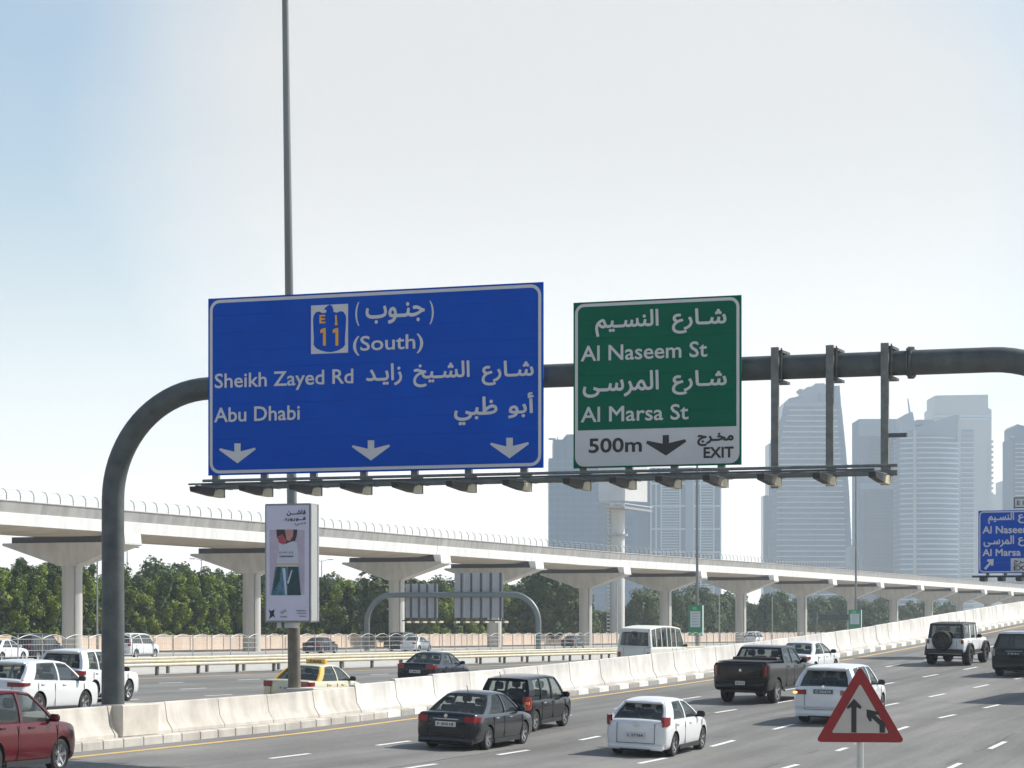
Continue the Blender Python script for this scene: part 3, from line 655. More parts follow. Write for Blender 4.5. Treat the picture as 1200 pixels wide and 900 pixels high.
q = MB(); q.tube([(0,.06,0),(0,.06,zt_-.1)], .035, 10); q.build('post', galv, tri); q = MB(); q.box(-.25,.25,.02,.05,zt_-.62,zt_-.58); q.box(-.15,.15,.02,.05,zt_-.32,zt_-.28); q.build('bracket', galv, tri)
tri.rotation_euler = (0, 0, PHI*.6)
# ------------------------------------------------------------------ vehicles
def glassmat(name, tint, alpha=.55):
    if name in MATS: return MATS[name]
    m = bpy.data.materials.new(name); m.use_nodes = True; n = m.node_tree; p = n.nodes['Principled BSDF']; o = n.nodes['Material Output']
    p.inputs['Base Color'].default_value = (*tint, 1); p.inputs['Roughness'].default_value = .04; p.inputs['Specular IOR Level'].default_value = .8
    tr = n.nodes.new('ShaderNodeBsdfTransparent'); tr.inputs[0].default_value = (.75,.8,.8,1); mxs = n.nodes.new('ShaderNodeMixShader'); mxs.inputs[0].default_value = alpha
    n.links.new(tr.outputs[0], mxs.inputs[1]); n.links.new(p.outputs[0], mxs.inputs[2]); n.links.new(mxs.outputs[0], o.inputs[0])
    MATS[name] = m; return m
gl_dark = glassmat('glass_dark', (.012,.018,.02), .82); gl_mid = glassmat('glass_mid', (.03,.04,.045), .55); gl_clear = glassmat('glass_clear', (.05,.06,.06), .38)
trim = mat('car_trim', (.02,.02,.022), .6); chrome = mat('chrome', (.75,.75,.75), .18, metal=1); rimm = mat('rim_alloy', (.50,.50,.52), .28, metal=.85); rimd = mat('rim_dark', (.05,.05,.055), .35, metal=.6)
tail_red = mat('tail_red', (.26,.008,.012), .18, coat=.6); tail_dk = mat('tail_dark_red', (.20,.01,.02), .18, coat=.6); amber = mat('lamp_amber', (.9,.38,.03), .2); lit_amber = mat('lit_amber', (1,.5,.1), .3, emit=2.0)
clear_l = mat('lamp_clear', (.7,.7,.7), .15); seat_m = mat('seat_fabric', (.03,.03,.033), .9); plate_w = mat('number_plate_white', (.62,.62,.60), .5); plate_t = mat('plate_print', (.06,.06,.07), .5)
def paint(name, c, metal=0.0, rough=.32, coat=.8, spec=.5): return mat('paint_'+name, c, rough, metal=metal, coat=coat, var=.03, vscale=1.2, spec=spec)
WHEELS = {}
def wheel_mesh(r, wd, dk):
    k = (r, wd, dk)
    if k in WHEELS: return WHEELS[k]
    q = MB(); q.lathe([(r*.66,-wd/2),(r*.9,-wd/2),(r*.985,-wd*.36),(r,-wd*.2),(r,wd*.2),(r*.985,wd*.36),(r*.9,wd/2),(r*.66,wd/2),(r*.64,0)], 28); tm = q.mesh('tyre', black_rubber, smooth=35)
    q = MB(); q.lathe([(r*.67,wd*.42),(r*.66,wd*.46),(r*.60,wd*.44),(r*.58,wd*.12),(0,wd*.10)], 24)
    for i in range(5):
        a = 2*math.pi*i/5; M = Matrix.Rotation(a, 4, 'X'); q.prism([M @ Vector((wd*.22, -r*.09, 0)), M @ Vector((wd*.40, -r*.06, r*.62)), M @ Vector((wd*.40, r*.06, r*.62)), M @ Vector((wd*.22, r*.09, 0))], Vector((wd*.08,0,0)))
    q.lathe([(0,wd*.34),(r*.15,wd*.34),(r*.16,wd*.2)], 12); rm = q.mesh('rim', rimd if dk else rimm, smooth=30)
    WHEELS[k] = (tm, rm); return WHEELS[k]
def vehicle(name, sp, label, cat, loc=(0,0,0), rot=(0,0,0), group=None):
    g = sp.get; L_, W, H = sp['L'], sp['W'], sp['H']; hw = W/2; gc = g('gc', .2); r = g('r', .32)
    P = sp['paint']; lowp = g('lower', P); roofp = g('roof_paint', P)
    root = thing(name, label, cat, loc, rot, group)
    yr, yf = -L_/2, L_/2; zr, zf, zh = sp['zr'], sp['zf'], sp['zh']
    gr0, gr1, gf1, gf0 = sp['gl']; ay_r, ay_f = sp['axle']; box = g('boxy', 0)
    zd = g('zd', zr); e = .5 if box else 1
    st = [(yr, 1-.13*e, gc+.16, zd-.14*e-.02), (yr+.05, 1-.06*e, gc+.05, zd-.03), (yr+.18, 1-.02*e, gc, zd)]
    if gr0-(yr+.18) > .25: st += [((yr+.18+gr0)/2, 1-.005*e, gc, lerp(zd, zr, .5)+.0)]
    st += [(max(gr0, yr+.3), 1, gc, zr), (lerp(gr0, gf0, .33), 1, gc, lerp(zr, zf, .33)), (lerp(gr0, gf0, .66), 1, gc, lerp(zr, zf, .66)), (gf0, 1, gc, zf), (lerp(gf0, yf, .3), 1-.005*e, gc, lerp(zf, zh, .42)), (lerp(gf0, yf, .62), 1-.03*e, gc, lerp(zf, zh, .85)),
           (yf-.22, 1-.07*e, gc, zh-.03), (yf-.06, 1-.14*e, gc+.05, zh-.14), (yf, 1-.24*e, gc+.14, zh-.26)]
    q = MB(); rings = []
    for (y, ws, b, t) in st:
        w = hw*ws; h_ = t-b
        half = [(0, b), (.82*w, b), (.955*w, b+.05), (.99*w, b+.28*h_), (w, b+.55*h_), (.985*w, b+.80*h_), (.955*w, t-.03), (.90*w, t), (.5*w, t+.018), (0, t+.025)]
        if box: half = [(0, b), (.9*w, b), (.97*w, b+.04), (.995*w, b+.28*h_), (w, b+.55*h_), (.997*w, b+.80*h_), (.985*w, t-.02), (.95*w, t), (.5*w, t+.008), (0, t+.01)]
        rings.append([Vector((x, y, z)) for x, z in half]+[Vector((-x, y, z)) for x, z in reversed(half[1:-1])])
    q.loft(rings, closed=True); bo = q.build('body', [P, trim], root)
    sm = bo.modifiers.new('s', 'SUBSURF'); sm.levels = 1; sm.render_levels = 1
    cut = []
    for ay in (ay_r, ay_f):
        c = MB(); c.tube([(-hw-.1, ay, r*1.02), (hw+.1, ay, r*1.02)], r*g('arch', 1.16), 28); c.box(-hw+.28, hw-.28, ay-r*1.3, ay+r*1.3, -.3, gc+.02) if 0 else None
        co_ = c.build('cutter', trim); cut.append(co_)
        bm_ = bo.modifiers.new('b', 'BOOLEAN'); bm_.object = co_; bm_.operation = 'DIFFERENCE'; bm_.solver = 'EXACT'; bm_.material_mode = 'TRANSFER'
    bpy.context.view_layer.update(); dg = bpy.context.evaluated_depsgraph_get()
    me = bpy.data.meshes.new_from_object(bo.evaluated_get(dg)); bo.modifiers.clear(); bo.data = me; me.name = 'body'
    for c in cut: bpy.data.objects.remove(c)
    me.shade_smooth(); me.set_sharp_from_angle(angle=R(38))
    # wheels
    wd = g('wd', .215); tm, rm = wheel_mesh(r, wd, g('dark_rim', 0))
    for ay in (ay_r, ay_f):
        for s_ in (1, -1):
            t_ = link('wheel', tm, root, (s_*(hw-wd*.52-g('inset', .02)), ay, r), (0, 0, 0 if s_ > 0 else math.pi)); link('rim', rm, t_)
    q = MB(); q.box(-hw*.7, hw*.7, yr+.3, yf-.3, gc-.04, gc+.05); 
    for ay in (ay_r, ay_f): q.tube([(-hw+.2, ay, r), (hw-.2, ay, r)], .06, 8)
    q.build('underbody', trim, root)
    # greenhouse
    wb, wr = hw*g('wbelt', .925), hw*g('wroof', .74); Hr, Hf = H-g('drop_r', .05), H-g('drop_f', .05); Hm = H
    def zbelt(y): return lerp(zr, zf, (y-gr0)/(gf0-gr0))
    def zroof(y):
        t = max(0, min(1, (y-gr1)/(gf1-gr1))); return lerp(Hr, Hf, t)+(Hm-lerp(Hr, Hf, .5))*4*t*(1-t)
    def sp_(s_, y, v, off=0):
        x = lerp(wb, wr, v)+.035*math.sin(math.pi*v)*(0 if box else 1)+off; return Vector((s_*x, y, lerp(zbelt(y)-.02, zroof(y)-.035, v)))
    pil = g('pillars') or [(gr0-.02, gr0+.16, gr1, gr1+.10), (lerp(gr0, gf0, .5)-.05, lerp(gr0, gf0, .5)+.05, lerp(gr1, gf1, .47)-.04, lerp(gr1, gf1, .47)+.04), (gf0-.10, gf0, gf1-.05, gf1)]
    pm = g('pillar_mats') or [P]*len(pil); gm = g('glass', gl_mid); gs = g('side_glass', gm)
    for s_ in (1, -1):
        for i, (a, b, c, d) in enumerate(pil):
            q = MB(); nv = 4; ring = []
            for k in range(nv+1):
                v = k/nv; y0, y1 = lerp(a, c, v), lerp(b, d, v); ring.append([sp_(s_, y0, v), sp_(s_, y1, v), sp_(s_, y1, v, -.06), sp_(s_, y0, v, -.06)])
            q.loft(ring, closed=True); q.build('pillar', pm[i] if pm[i] else trim, root, smooth=40)
            if i+1 < len(pil):
                a2, b2, c2, d2 = pil[i+1]; q = MB(); ring = []
                for k in range(nv+1):
                    v = k/nv; ring.append([sp_(s_, lerp(b, d, v)-.01, v, -.02), sp_(s_, lerp(a2, c2, v)+.01, v, -.02)])
                q.loft(ring, caps=False); q.build('side_window', (gs if i >= g('front_win', 9) else gs), root, smooth=60)
    # roof
    q = MB(); rings = []; nn = 8
    for k in range(nn+1):
        y = lerp(gr1, gf1, k/nn); z = zroof(y); en = (k in (0, nn)); w = wr*(1.0)
        half = [(w+.0, z-.085), (w+.018, z-.06), (w, z-.03), (w*.9, z-.008), (w*.6, z+.012), (0, z+.022)]
        if box: half = [(w+.01, z-.09), (w+.012, z-.04), (w-.01, z-.008), (w*.93, z), (w*.6, z+.004), (0, z+.008)]
        if en: half = [(x, zz-.012) for x, zz in half]
        top = [Vector((x, y, zz)) for x, zz in half]+[Vector((-x, y, zz)) for x, zz in reversed(half[:-1])]
        rings.append(top+[Vector((-w+.05, y, z-.085)), Vector((w-.05, y, z-.085))])
    q.loft(rings, closed=True); q.build('roof', roofp, root, smooth=45)
    # windshield and rear glass
    def endglass(y0, y1, name_, bulge, inset, mt, bottom=0, top=0):
        q = MB(); ring = []; n2 = 8
        for k in range(6):
            v = lerp(bottom, 1-top, k/5); row = []
            for j in range(n2+1):
                u = -1+2*j/n2; p = sp_(1, lerp(y0, y1, v), v, -.05-inset); row.append(Vector((p.x*u, p.y+bulge*(1-u*u)-.0, p.z+(.02 if v > .99 else 0))))
            ring.append(row)
        q.loft(ring, caps=False); return q.build(name_, mt, root, smooth=60)
    endglass(gf0, gf1, 'windscreen', .06, 0, gl_clear)
    ri = g('rear_inset', 0.0)
    if ri:
        q = MB(); us = [-1, -1+.10+ri*.6, 0, 1-.10-ri*.6, 1]; vs_ = [0, g('rear_bottom', .06)+.01, .5, 1-g('rear_top', .10)-.01, 1]; rows = []
        for v in vs_:
            row = []
            for u in us:
                p = sp_(1, lerp(gr0, gr1, v), v, -.01); row.append(Vector((p.x*u, p.y-.02*(1-u*u), p.z+(.02 if v > .99 else 0))))
            rows.append(row)
        fl_ = [(i*5+j, i*5+j+1, (i+1)*5+j+1, (i+1)*5+j) for i in range(4) for j in range(4) if i in (0, 3) or j in (0, 3)]
        q.add([v for r_ in rows for v in r_], fl_); q.build('tailgate_frame', g('tailgate_paint', P), root, smooth=50)
        endglass(gr0+.008, gr1+.008, 'rear_window', -.020, ri*.6, g('rear_glass', gm), g('rear_bottom', .06), g('rear_top', .10))
    else: endglass(gr0, gr1, 'rear_window', -.05, 0, g('rear_glass', gm), 0, 0)
    if g('spoiler'): q = MB(); q.bbox(-wr*.92, wr*.92, gr1-.18, gr1+.06, Hr-.06, Hr+.0, .02); q.build('roof_spoiler', roofp, root, smooth=40)
    # cabin
    if gm is not gl_dark or g('seats'):
        q = MB(); q.box(-wb*.9, wb*.9, gr0+.1, gf0-.1, min(zr, zf)-.02, min(zr, zf)+.035); q.build('cabin_floor', seat_m, root)
        for (sy, xs) in ((lerp(gr0, gf0, .62), (-.36, .36)), (max(gr0+.45, lerp(gr0, gf0, .22)), (-.42, .42))):
            for x in xs:
                q = MB(); q.bbox(x-.24, x+.24, sy-.07, sy+.07, min(zr,zf)-.05, min(zr,zf)+(H-min(zr,zf))*.34, .05); q.bbox(x-.13, x+.13, sy-.06, sy+.05, min(zr,zf)+(H-min(zr,zf))*.40, min(zr,zf)+(H-min(zr,zf))*.72, .04); stuff_ = q.build('seat', seat_m, root, smooth=45)
    # lights, plate, handles, mirrors, seams
    def wy(x, z): # y of the rear face at |x|, approx
        return yr+.05+.02
    for (x0, x1, z0, z1, mt_, wrap) in sp.get('tails', []):
        for s_ in (1, -1):
            q = MB(); xa, xb = sorted((s_*x0, s_*x1)); k1 = .94 if x1 > hw*.85 else 1
            o1 = s_*min(x1, hw*.975)
            pts = [Vector((s_*x0, yr-.005, z0)), Vector((s_*min(x1, hw*.90), yr+.0, z0)), Vector((s_*hw*.985, yr+.13, z0+.02)), Vector((s_*hw*1.004, yr+wrap, z0+.05))]
            pt2 = [Vector((p.x, p.y, z1-(.0 if i < 2 else .01))) for i, p in enumerate(pts)]; inn = [Vector((p.x*.93, p.y+.06, p.z)) for p in pts]; in2 = [Vector((p.x*.93, p.y+.06, p.z)) for p in pt2]
            if x1 < hw*.85: pts, pt2, inn, in2 = pts[:2], pt2[:2], inn[:2], in2[:2]
            q.loft([pts, pt2, in2, inn, pts], caps=False); n_ = len(pts)
            q.build('tail_light', mt_, root, smooth=25)
    for s_ in (1, -1):
        M = Matrix.Translation((s_*(wb+.12), gf0-.28, zf+.06)); q = MB(); q.bbox(-.11, .11, -.06, .07, -.075, .085, .04, M); q.box(-.14 if s_ > 0 else .05, -.05 if s_ > 0 else .14, -.03, .03, -.07, -.03, M); q.build('mirror', g('mirror_mat', P), root, smooth=45)
        if g('handles', 1):
            for dy in (.12, -.0): pass
            for yy in g('handle_y', (lerp(gr0, gf0, .30), lerp(gr0, gf0, .66))):
                q = MB(); zz = zbelt(yy)-.13; q.bbox(s_*hw*.985-.015, s_*hw*.985+.03, yy-.1, yy+.1, zz-.02, zz+.02, .01); q.build('door_handle', g('handle_mat', P), root)
        for yy in g('seams', (lerp(gr0, gf0, .22), lerp(gr0, gf0, .5), gf0-.02)):
            q = MB(); q.box(s_*hw*.999-.012, s_*hw*.999+.003, yy-.005, yy+.005, gc+.12, zbelt(yy)-.08); q.build('door_seam', trim, root)
        q = MB(); q.box(s_*(hw*.99)-.02, s_*(hw*.99)+.008, ay_r+r*1.25, ay_f-r*1.25, gc+.0, gc+.11); q.build('sill', g('sill_mat', trim), root)
    pz = g('plate_z', .55); pw = g('plate_w', .26)
    q = MB(); q.box(-pw, pw, yr-.03, yr-.005, pz, pz+.13); pl = q.build('number_plate', g('plate_mat', plate_w), root)
    lettering(g('plate_text', 'K 48615'), -pw*.8, pw*.8, pz+.03, pz+.10, yr-.034, g('plate_ink', plate_t), pl, bold=.003)
    bl_ = g('bumper', (gc+.02, gc+.16))
    q = MB(); q.bbox(-hw*.88, hw*.88, yr-.025, yr+.10, bl_[0], bl_[1], .03); q.build('rear_bumper', g('bumper_mat', P), root, smooth=40)
    zt_r = min(zd, zr)-.10
    for s_ in (1, -1): q = MB(); q.box(s_*hw*.60-.004, s_*hw*.60+.004, yr-.006, yr+.04, bl_[1]+.03, zt_r); q.build('boot_seam', trim, root)
    q = MB(); q.box(-hw*.60, hw*.60, yr-.008, yr+.04, bl_[1]+.03, bl_[1]+.04); q.build('boot_seam', trim, root)
    q = MB(); q.bbox(-hw*.50, hw*.50, yr-.02, yr+.06, gc+.0, gc+.07, .02); q.build('diffuser', trim, root)
    if g('chrome_bar'): x_, z_ = g('chrome_bar'); q = MB(); q.bbox(-x_, x_, yr-.02, yr+.02, z_, z_+.03, .01); q.build('chrome_strip', chrome, root)
    if g('badge'):
        bz, br = g('badge'); q = MB(); M = Matrix.Translation((0, yr-.012, bz)) @ Matrix.Rotation(R(90), 4, 'Z'); q.lathe([(0,-.012),(br,-.012),(br,.012),(0,.012)], 16, M); q.build('badge', chrome, root)
    if g('antenna'): ax, ay_, ah = g('antenna'); q = MB(); q.tube([(ax, ay_, H-.02), (ax, ay_-.12, H+ah)], .010, 6); q.build('antenna', trim, root)
    if g('head', 1):
        for s_ in (1, -1): q = MB(); q.bbox(s_*hw*.62-.18, s_*hw*.62+.16, yf-.26, yf-.02, zh-.30, zh-.16, .04); q.build('headlight', clear_l, root)
    return root
def road_place(w, px, dz=0, Y=None):
    if Y is None:
        Y = 80.
        for _ in range(60):
            D = Y/(CP+SP*(px-600)/F); X = D*(-SP+CP*(px-600)/F); Y -= (X-(xe(Y)+w))*(-.9) if False else 0
            # solve X(Y) = xe(Y)+w along this line of sight
            Xt = xe(Y)+w; D2 = Xt/(-SP+CP*(px-600)/F); Y = .5*Y+.5*D2*(CP+SP*(px-600)/F)
    return Y
def put(o, w, Yr, L_, yaw=0):
    """o rides the right carriageway, its rear bumper at distance Yr and w metres right of the kerb"""
    y = Yr+L_/2; p = roadpt(w, y); o.location = p; o.rotation_euler = (grade(w, y), math.atan(interp(CF, y)), heading(y)+yaw)
def putl(o, X, Yr, L_): o.location = (X, Yr+L_/2, zleft(X)); o.rotation_euler = (0, math.atan(.031), 0)
carbon = paint('charcoal', (.016,.018,.022), .3, .26, .6, .3); blackp = paint('black', (.004,.0045,.006), .0, .22, .45, .15); whitep = paint('white', (.74,.75,.76), .0, .3); silverw = paint('pale_grey', (.62,.64,.68), .1, .3)
redp = paint('dark_red', (.10,.002,.008), .2, .25, .6, .25); creamp = paint('taxi_cream', (.62,.58,.40), 0, .35); yellowp = paint('taxi_yellow', (.75,.42,.02), 0, .35); bluep = paint('blue_black', (.006,.010,.022), .2, .25, .5, .2); greenblk = paint('green_black', (.004,.010,.010), .2, .25, .5, .2)
sedan = dict(L=4.45, W=1.72, H=1.46, gc=.17, r=.31, zr=.95, zd=.98, zf=.93, zh=.80, gl=(-1.55,-.78,.42,1.12), axle=(-1.28,1.32), wbelt=.91, wroof=.66,
    pillars=[(-1.60,-1.22,-.80,-.55),(-.06,.02,-.10,-.03),(1.02,1.12,.36,.42)], tails=[(.50,.84,.74,.90,tail_red,.30)])
# charcoal saloon, near centre
s = dict(sedan, paint=carbon, glass=gl_clear, rear_glass=gl_clear, plate_z=.62, plate_w=.28, chrome_bar=(.36,.80), badge=(.895,.05), antenna=(0,-.75,.16), handle_mat=chrome, plate_text='F 30518', bumper=(.18,.36))
o = vehicle('saloon_car', s, 'charcoal grey saloon car at the bottom centre, nearest of the dark cars', 'car'); put(o, 7.0, 61.9, 4.45)
q = MB()
for s_ in (-1, 1): q.box(s_*.035-.006, s_*.035+.006, -2.26, -2.245, .865, .925)
q.box(-.03, .03, -2.26, -2.245, .89, .90); q.build('emblem', chrome, o)
# small black five-door behind it
s = dict(L=3.85, W=1.56, H=1.56, gc=.2, r=.30, zr=.93, zf=.90, zh=.86, gl=(-1.86,-1.62,.55,1.15), axle=(-1.28,1.16), wbelt=.95, wroof=.78, paint=blackp, glass=gl_clear, rear_glass=gl_clear, rear_inset=.08, rear_top=.08, rear_bottom=.03,
    pillars=[(-1.88,-1.42,-1.62,-1.30),(-.86,-.76,-.80,-.72),(.02,.12,.0,.08),(1.05,1.15,.48,.55)], pillar_mats=[blackp,blackp,blackp,blackp], tails=[(.60,.79,.62,1.02,tail_red,.22)], plate_z=.52, antenna=(-.3,-1.4,.10), handle_mat=chrome, seams=(-.81,.06,1.1), handle_y=(-.62,.3))
o = vehicle('small_car', s, 'small black five-door car beside the concrete barrier, ahead of the charcoal saloon', 'car'); put(o, 5.85, 69.0, 3.85)
for s_ in (1, -1): q = MB(); q.box(s_*.72-.05, s_*.72+.065, -1.945, -1.90, .80, .87); q.build('indicator', amber, o)
# white hatchback at the bottom
s = dict(L=3.95, W=1.70, H=1.46, gc=.17, r=.31, zr=.97, zf=.93, zh=.78, gl=(-1.86,-1.28,.25,1.12), axle=(-1.2,1.28), wbelt=.90, wroof=.66, paint=whitep, glass=gl_mid, side_glass=gl_clear, rear_glass=gl_mid, rear_inset=.05, rear_top=.05, rear_bottom=.02, spoiler=1,
    pillars=[(-1.90,-1.20,-1.30,-.85),(-.20,-.12,-.22,-.15),(1.02,1.12,.19,.25)], tails=[(.71,.84,.80,1.06,tail_red,.26)], mirror_mat=trim, plate_z=.5, badge=(.83,.06), plate_text='L 27764')
o = vehicle('hatchback', s, 'white hatchback with wide dark rear window at the bottom edge, right of centre', 'car'); put(o, 11.5, 63.8, 3.95)
# red crossover, bottom left
s = dict(L=4.3, W=1.75, H=1.78, gc=.22, r=.36, zr=1.16, zf=1.12, zh=1.04, gl=(-2.0,-1.5,.35,1.15), axle=(-1.32,1.32), wbelt=.93, wroof=.68, paint=redp, glass=gl_clear, side_glass=gl_clear, tails=[(.6,.85,.9,1.05,tail_red,.3)],
    pillars=[(-2.02,-1.5,-1.5,-1.1),(-.3,-.2,-.26,-.18),(1.03,1.15,.28,.35)], mirror_mat=redp, plate_z=.6)
o = vehicle('crossover_car', s, 'dark red car at the bottom left corner in front of the concrete barrier', 'car'); put(o, 2.85, 44.9, 4.3)
# black pickup truck
s = dict(L=5.85, W=2.0, H=1.93, gc=.42, r=.42, zr=1.36, zd=1.42, zf=1.32, zh=1.20, boxy=1, gl=(-.92,-.72,.62,1.22), axle=(-1.78,1.86), wbelt=.93, wroof=.74, paint=blackp, glass=gl_mid, wd=.28, arch=1.14, rear_glass=gl_mid,
    pillars=[(-.95,-.78,-.74,-.62),(.0,.08,.0,.07),(1.08,1.22,.55,.62)], tails=[(.82,.98,.95,1.32,tail_red,.14)], mirror_mat=blackp, plate_z=.66, plate_w=.17, badge=(1.16,.045), bumper=(.50,.76), seams=(-.85,.04,1.2), handle_y=(-.6,.3), plate_text='58 412', handle_mat=blackp)
o = vehicle('pickup_truck', s, 'black pickup truck with a covered bed driving away in the second lane', 'pickup truck')
q = MB(); q.box(-.86, .86, -2.78, -1.02, 1.425, 1.455); q.build('bed_cover', trim, o)
q = MB(); q.bbox(-.80, .80, -1.42, -1.02, 1.44, 1.55, .03); q.build('tool_box', trim, o)
for s_ in (1, -1): q = MB(); q.tube([(s_*1.0, -1.15, .42), (s_*1.0, 1.25, .42)], .045, 8); q.build('side_step', chrome, o)
q = MB(); q.box(-.80, .80, -2.955, -2.93, .93, .935+.01); q.box(-.79,-.785,-2.955,-2.93,.93,1.36); q.box(.785,.79,-2.955,-2.93,.93,1.36); q.build('tailgate_seam', trim, o)
q = MB(); q.box(-.1,.1,-2.99,-2.96,.40,.50); q.build('tow_hitch', trim, o)
put(o, 7.75, 85.6, 5.85)
# white coupe ahead of the pickup
s = dict(sedan, paint=whitep, glass=gl_mid, side_glass=gl_clear, mirror_mat=trim, H=1.43)
o = vehicle('saloon_car', s, 'white saloon car mostly hidden beyond the black pickup truck', 'car'); put(o, 4.1, 102.0, 4.45)
# white sport utility, indicator lit
s = dict(L=4.8, W=1.93, H=1.75, gc=.24, r=.375, zr=1.16, zf=1.08, zh=1.0, gl=(-2.30,-1.95,.55,1.25), axle=(-1.42,1.50), wbelt=.93, wroof=.70, paint=whitep, tailgate_paint=silverw, glass=gl_dark, side_glass=gl_mid, rear_glass=gl_dark, rear_inset=.10, rear_top=.10, rear_bottom=.0, spoiler=1, seats=1,
    pillars=[(-2.32,-1.85,-1.96,-1.55),(-1.0,-.92,-.98,-.9),(.0,.1,.0,.08),(1.12,1.25,.48,.55)], tails=[(.52,.94,.90,1.04,tail_red,.30)], mirror_mat=trim, plate_z=.93, plate_w=.30, plate_mat=mat('plate_grey', (.10,.13,.14), .5), plate_ink=plate_w, badge=(1.14,.05), bumper=(.24,.42), plate_text='C 96374', wd=.26)
o = vehicle('sport_utility_car', s, 'white sport utility car with left indicator lit, beside the warning triangle', 'car')
q = MB(); q.bbox(-.93, -.80, -2.43, -2.38, .92, .99, .02); q.build('indicator', lit_amber, o)
q = MB(); q.bbox(-.86,.86,-2.43,-2.3,.50,.56,.02); q.build('bumper_lip', silverw, o)
put(o, 13.1, 76.6, 4.8, R(1.5))
# white off-roader with black rear and spare wheel
s = dict(L=4.4, W=1.72, H=1.88, gc=.55, r=.44, zr=1.22, zf=1.18, zh=1.16, boxy=1, gl=(-2.02,-1.96,.30,.52), axle=(-1.35,1.45), wbelt=.94, wroof=.86, paint=whitep, roof_paint=trim, glass=gl_dark, side_glass=gl_mid, rear_inset=.10, tailgate_paint=trim, wd=.33, arch=1.10, inset=-.12, dark_rim=1, gm=1, wr=1, seats=1,
    pillars=[(-2.05,-1.78,-1.98,-1.78),(-.95,-.83,-.94,-.84),(.0-.06,.04,-.06,.04),(.44,.52,.24,.30)], pillar_mats=[trim,whitep,whitep,whitep], tails=[], mirror_mat=trim, plate_z=.72, bumper=(.52,.68), drop_r=.02, drop_f=.02, sill_mat=trim, plate_w=.15, plate_text='7 316', head=0)
o = vehicle('off_road_car', s, 'white off-road car with spare wheel on its black tailgate and big tyres', 'car')
tm, rm = wheel_mesh(.44, .33, 1); M = MB(); sw = link('spare_wheel', tm, o, (-.08, -2.38, 1.12), (0, 0, -R(90))); link('rim', rm, sw)
for s_ in (1, -1):
    q = MB(); q.bbox(s_*.78-.06, s_*.78+.06, -2.24, -2.16, .98, 1.16, .02); q.build('tail_light', tail_dk, o)
    for ay in (-1.35, 1.45):
        q = MB(); pts = [(ay+.56*math.cos(a), .44+.56*math.sin(a)) for a in [math.pi*k/10 for k in range(11)]]; 
        ring = [[Vector((s_*.80, y, z)), Vector((s_*1.0, y, z)), Vector((s_*1.0, ay+(y-ay)*.9, .44+(z-.44)*.9)), Vector((s_*.80, ay+(y-ay)*.9, .44+(z-.44)*.9))] for y, z in pts]; q.loft(ring, closed=True); q.build('wheel_flare', trim, o)
    q = MB(); q.bbox(s_*.86-.07, s_*.86+.07, -.75, .85, .45, .53, .02); q.build('side_step', trim, o)
q = MB(); q.bbox(.63, .72, -2.26, -2.22, 1.08, 1.15, .02); q.build('indicator', amber, o)
q = MB(); q.bbox(-.84, .84, -2.32, -2.20, .55, .74, .03); q.build('bumper_bar', trim, o)
q = MB(); q.tube([(.55,-1.9,1.86),(.55,-1.9,2.05)], .012, 6); q.build('antenna', trim, o)
put(o, 7.1, 114.2, 4.4)
# dark sport utility at right
s = dict(L=4.7, W=1.93, H=1.83, gc=.26, r=.39, zr=1.16, zf=1.10, zh=1.05, boxy=1, gl=(-2.24,-2.02,.60,1.20), axle=(-1.40,1.46), wbelt=.94, wroof=.74, paint=greenblk, roof_paint=paint('pale_green', (.35,.42,.42), .3), glass=gl_dark, rear_inset=.07, rear_top=.06, rear_bottom=.02,
    pillars=[(-2.26,-1.8,-2.03,-1.7),(-1.0,-.92,-.98,-.9),(.0,.1,.0,.08),(1.08,1.2,.53,.6)], tails=[(.78,.94,.86,1.16,mat('lamp_smoke', (.30,.28,.28), .2), .14)], plate_z=.90, plate_w=.30, plate_mat=greenblk, plate_ink=plate_w, chrome_bar=(.34,1.05), bumper=(.28,.62), plate_text='E 60 813', wd=.26)
o = vehicle('sport_utility_car', s, 'black sport utility car cut off by the right edge of the picture', 'car'); put(o, 11.9, 107.0, 4.7)
# dark car far up the ramp at the right edge
s = dict(sedan, paint=bluep, glass=gl_dark)
s = dict(s, H=1.7, zr=1.1, zd=1.12, zf=1.05, zh=.95, W=1.85)
o = vehicle('estate_car', s, 'distant dark car at the right edge, high up the ramp beside the barrier', 'car'); put(o, 6.3, 141.5, 4.45)
# box truck just beyond the right edge (it throws the long shadow across the lanes)
tr = thing('box_truck', 'white box lorry beyond the right edge whose shadow falls across the lanes', 'lorry')
q = MB(); q.bbox(-1.25, 1.25, -3.6, 3.2, 1.1, 4.1, .05); q.build('cargo_box', whitep, tr); q = MB(); q.bbox(-1.15, 1.15, 3.3, 5.1, .6, 2.9, .15); q.build('cab', bluep, tr)
q = MB(); q.box(-1.05, 1.05, 5.09, 5.12, 1.7, 2.6); q.build('windscreen', gl_dark, tr); q = MB(); q.box(-.5, .5, -3.5, 4.8, .6, 1.1); q.build('chassis', trim, tr)
tm, rm = wheel_mesh(.48, .3, 0)
for s_ in (1, -1):
    for ay in (-2.3, 4.1): t_ = link('wheel', tm, tr, (s_*1.0, ay, .48), (0, 0, 0 if s_ > 0 else math.pi)); link('rim', rm, t_)
    q = MB(); q.box(s_*.95-.12, s_*.95+.12, -3.64, -3.6, .75, .95); q.build('tail_light', tail_red, tr)
put(tr, 18.3, 93.5, 6.8)
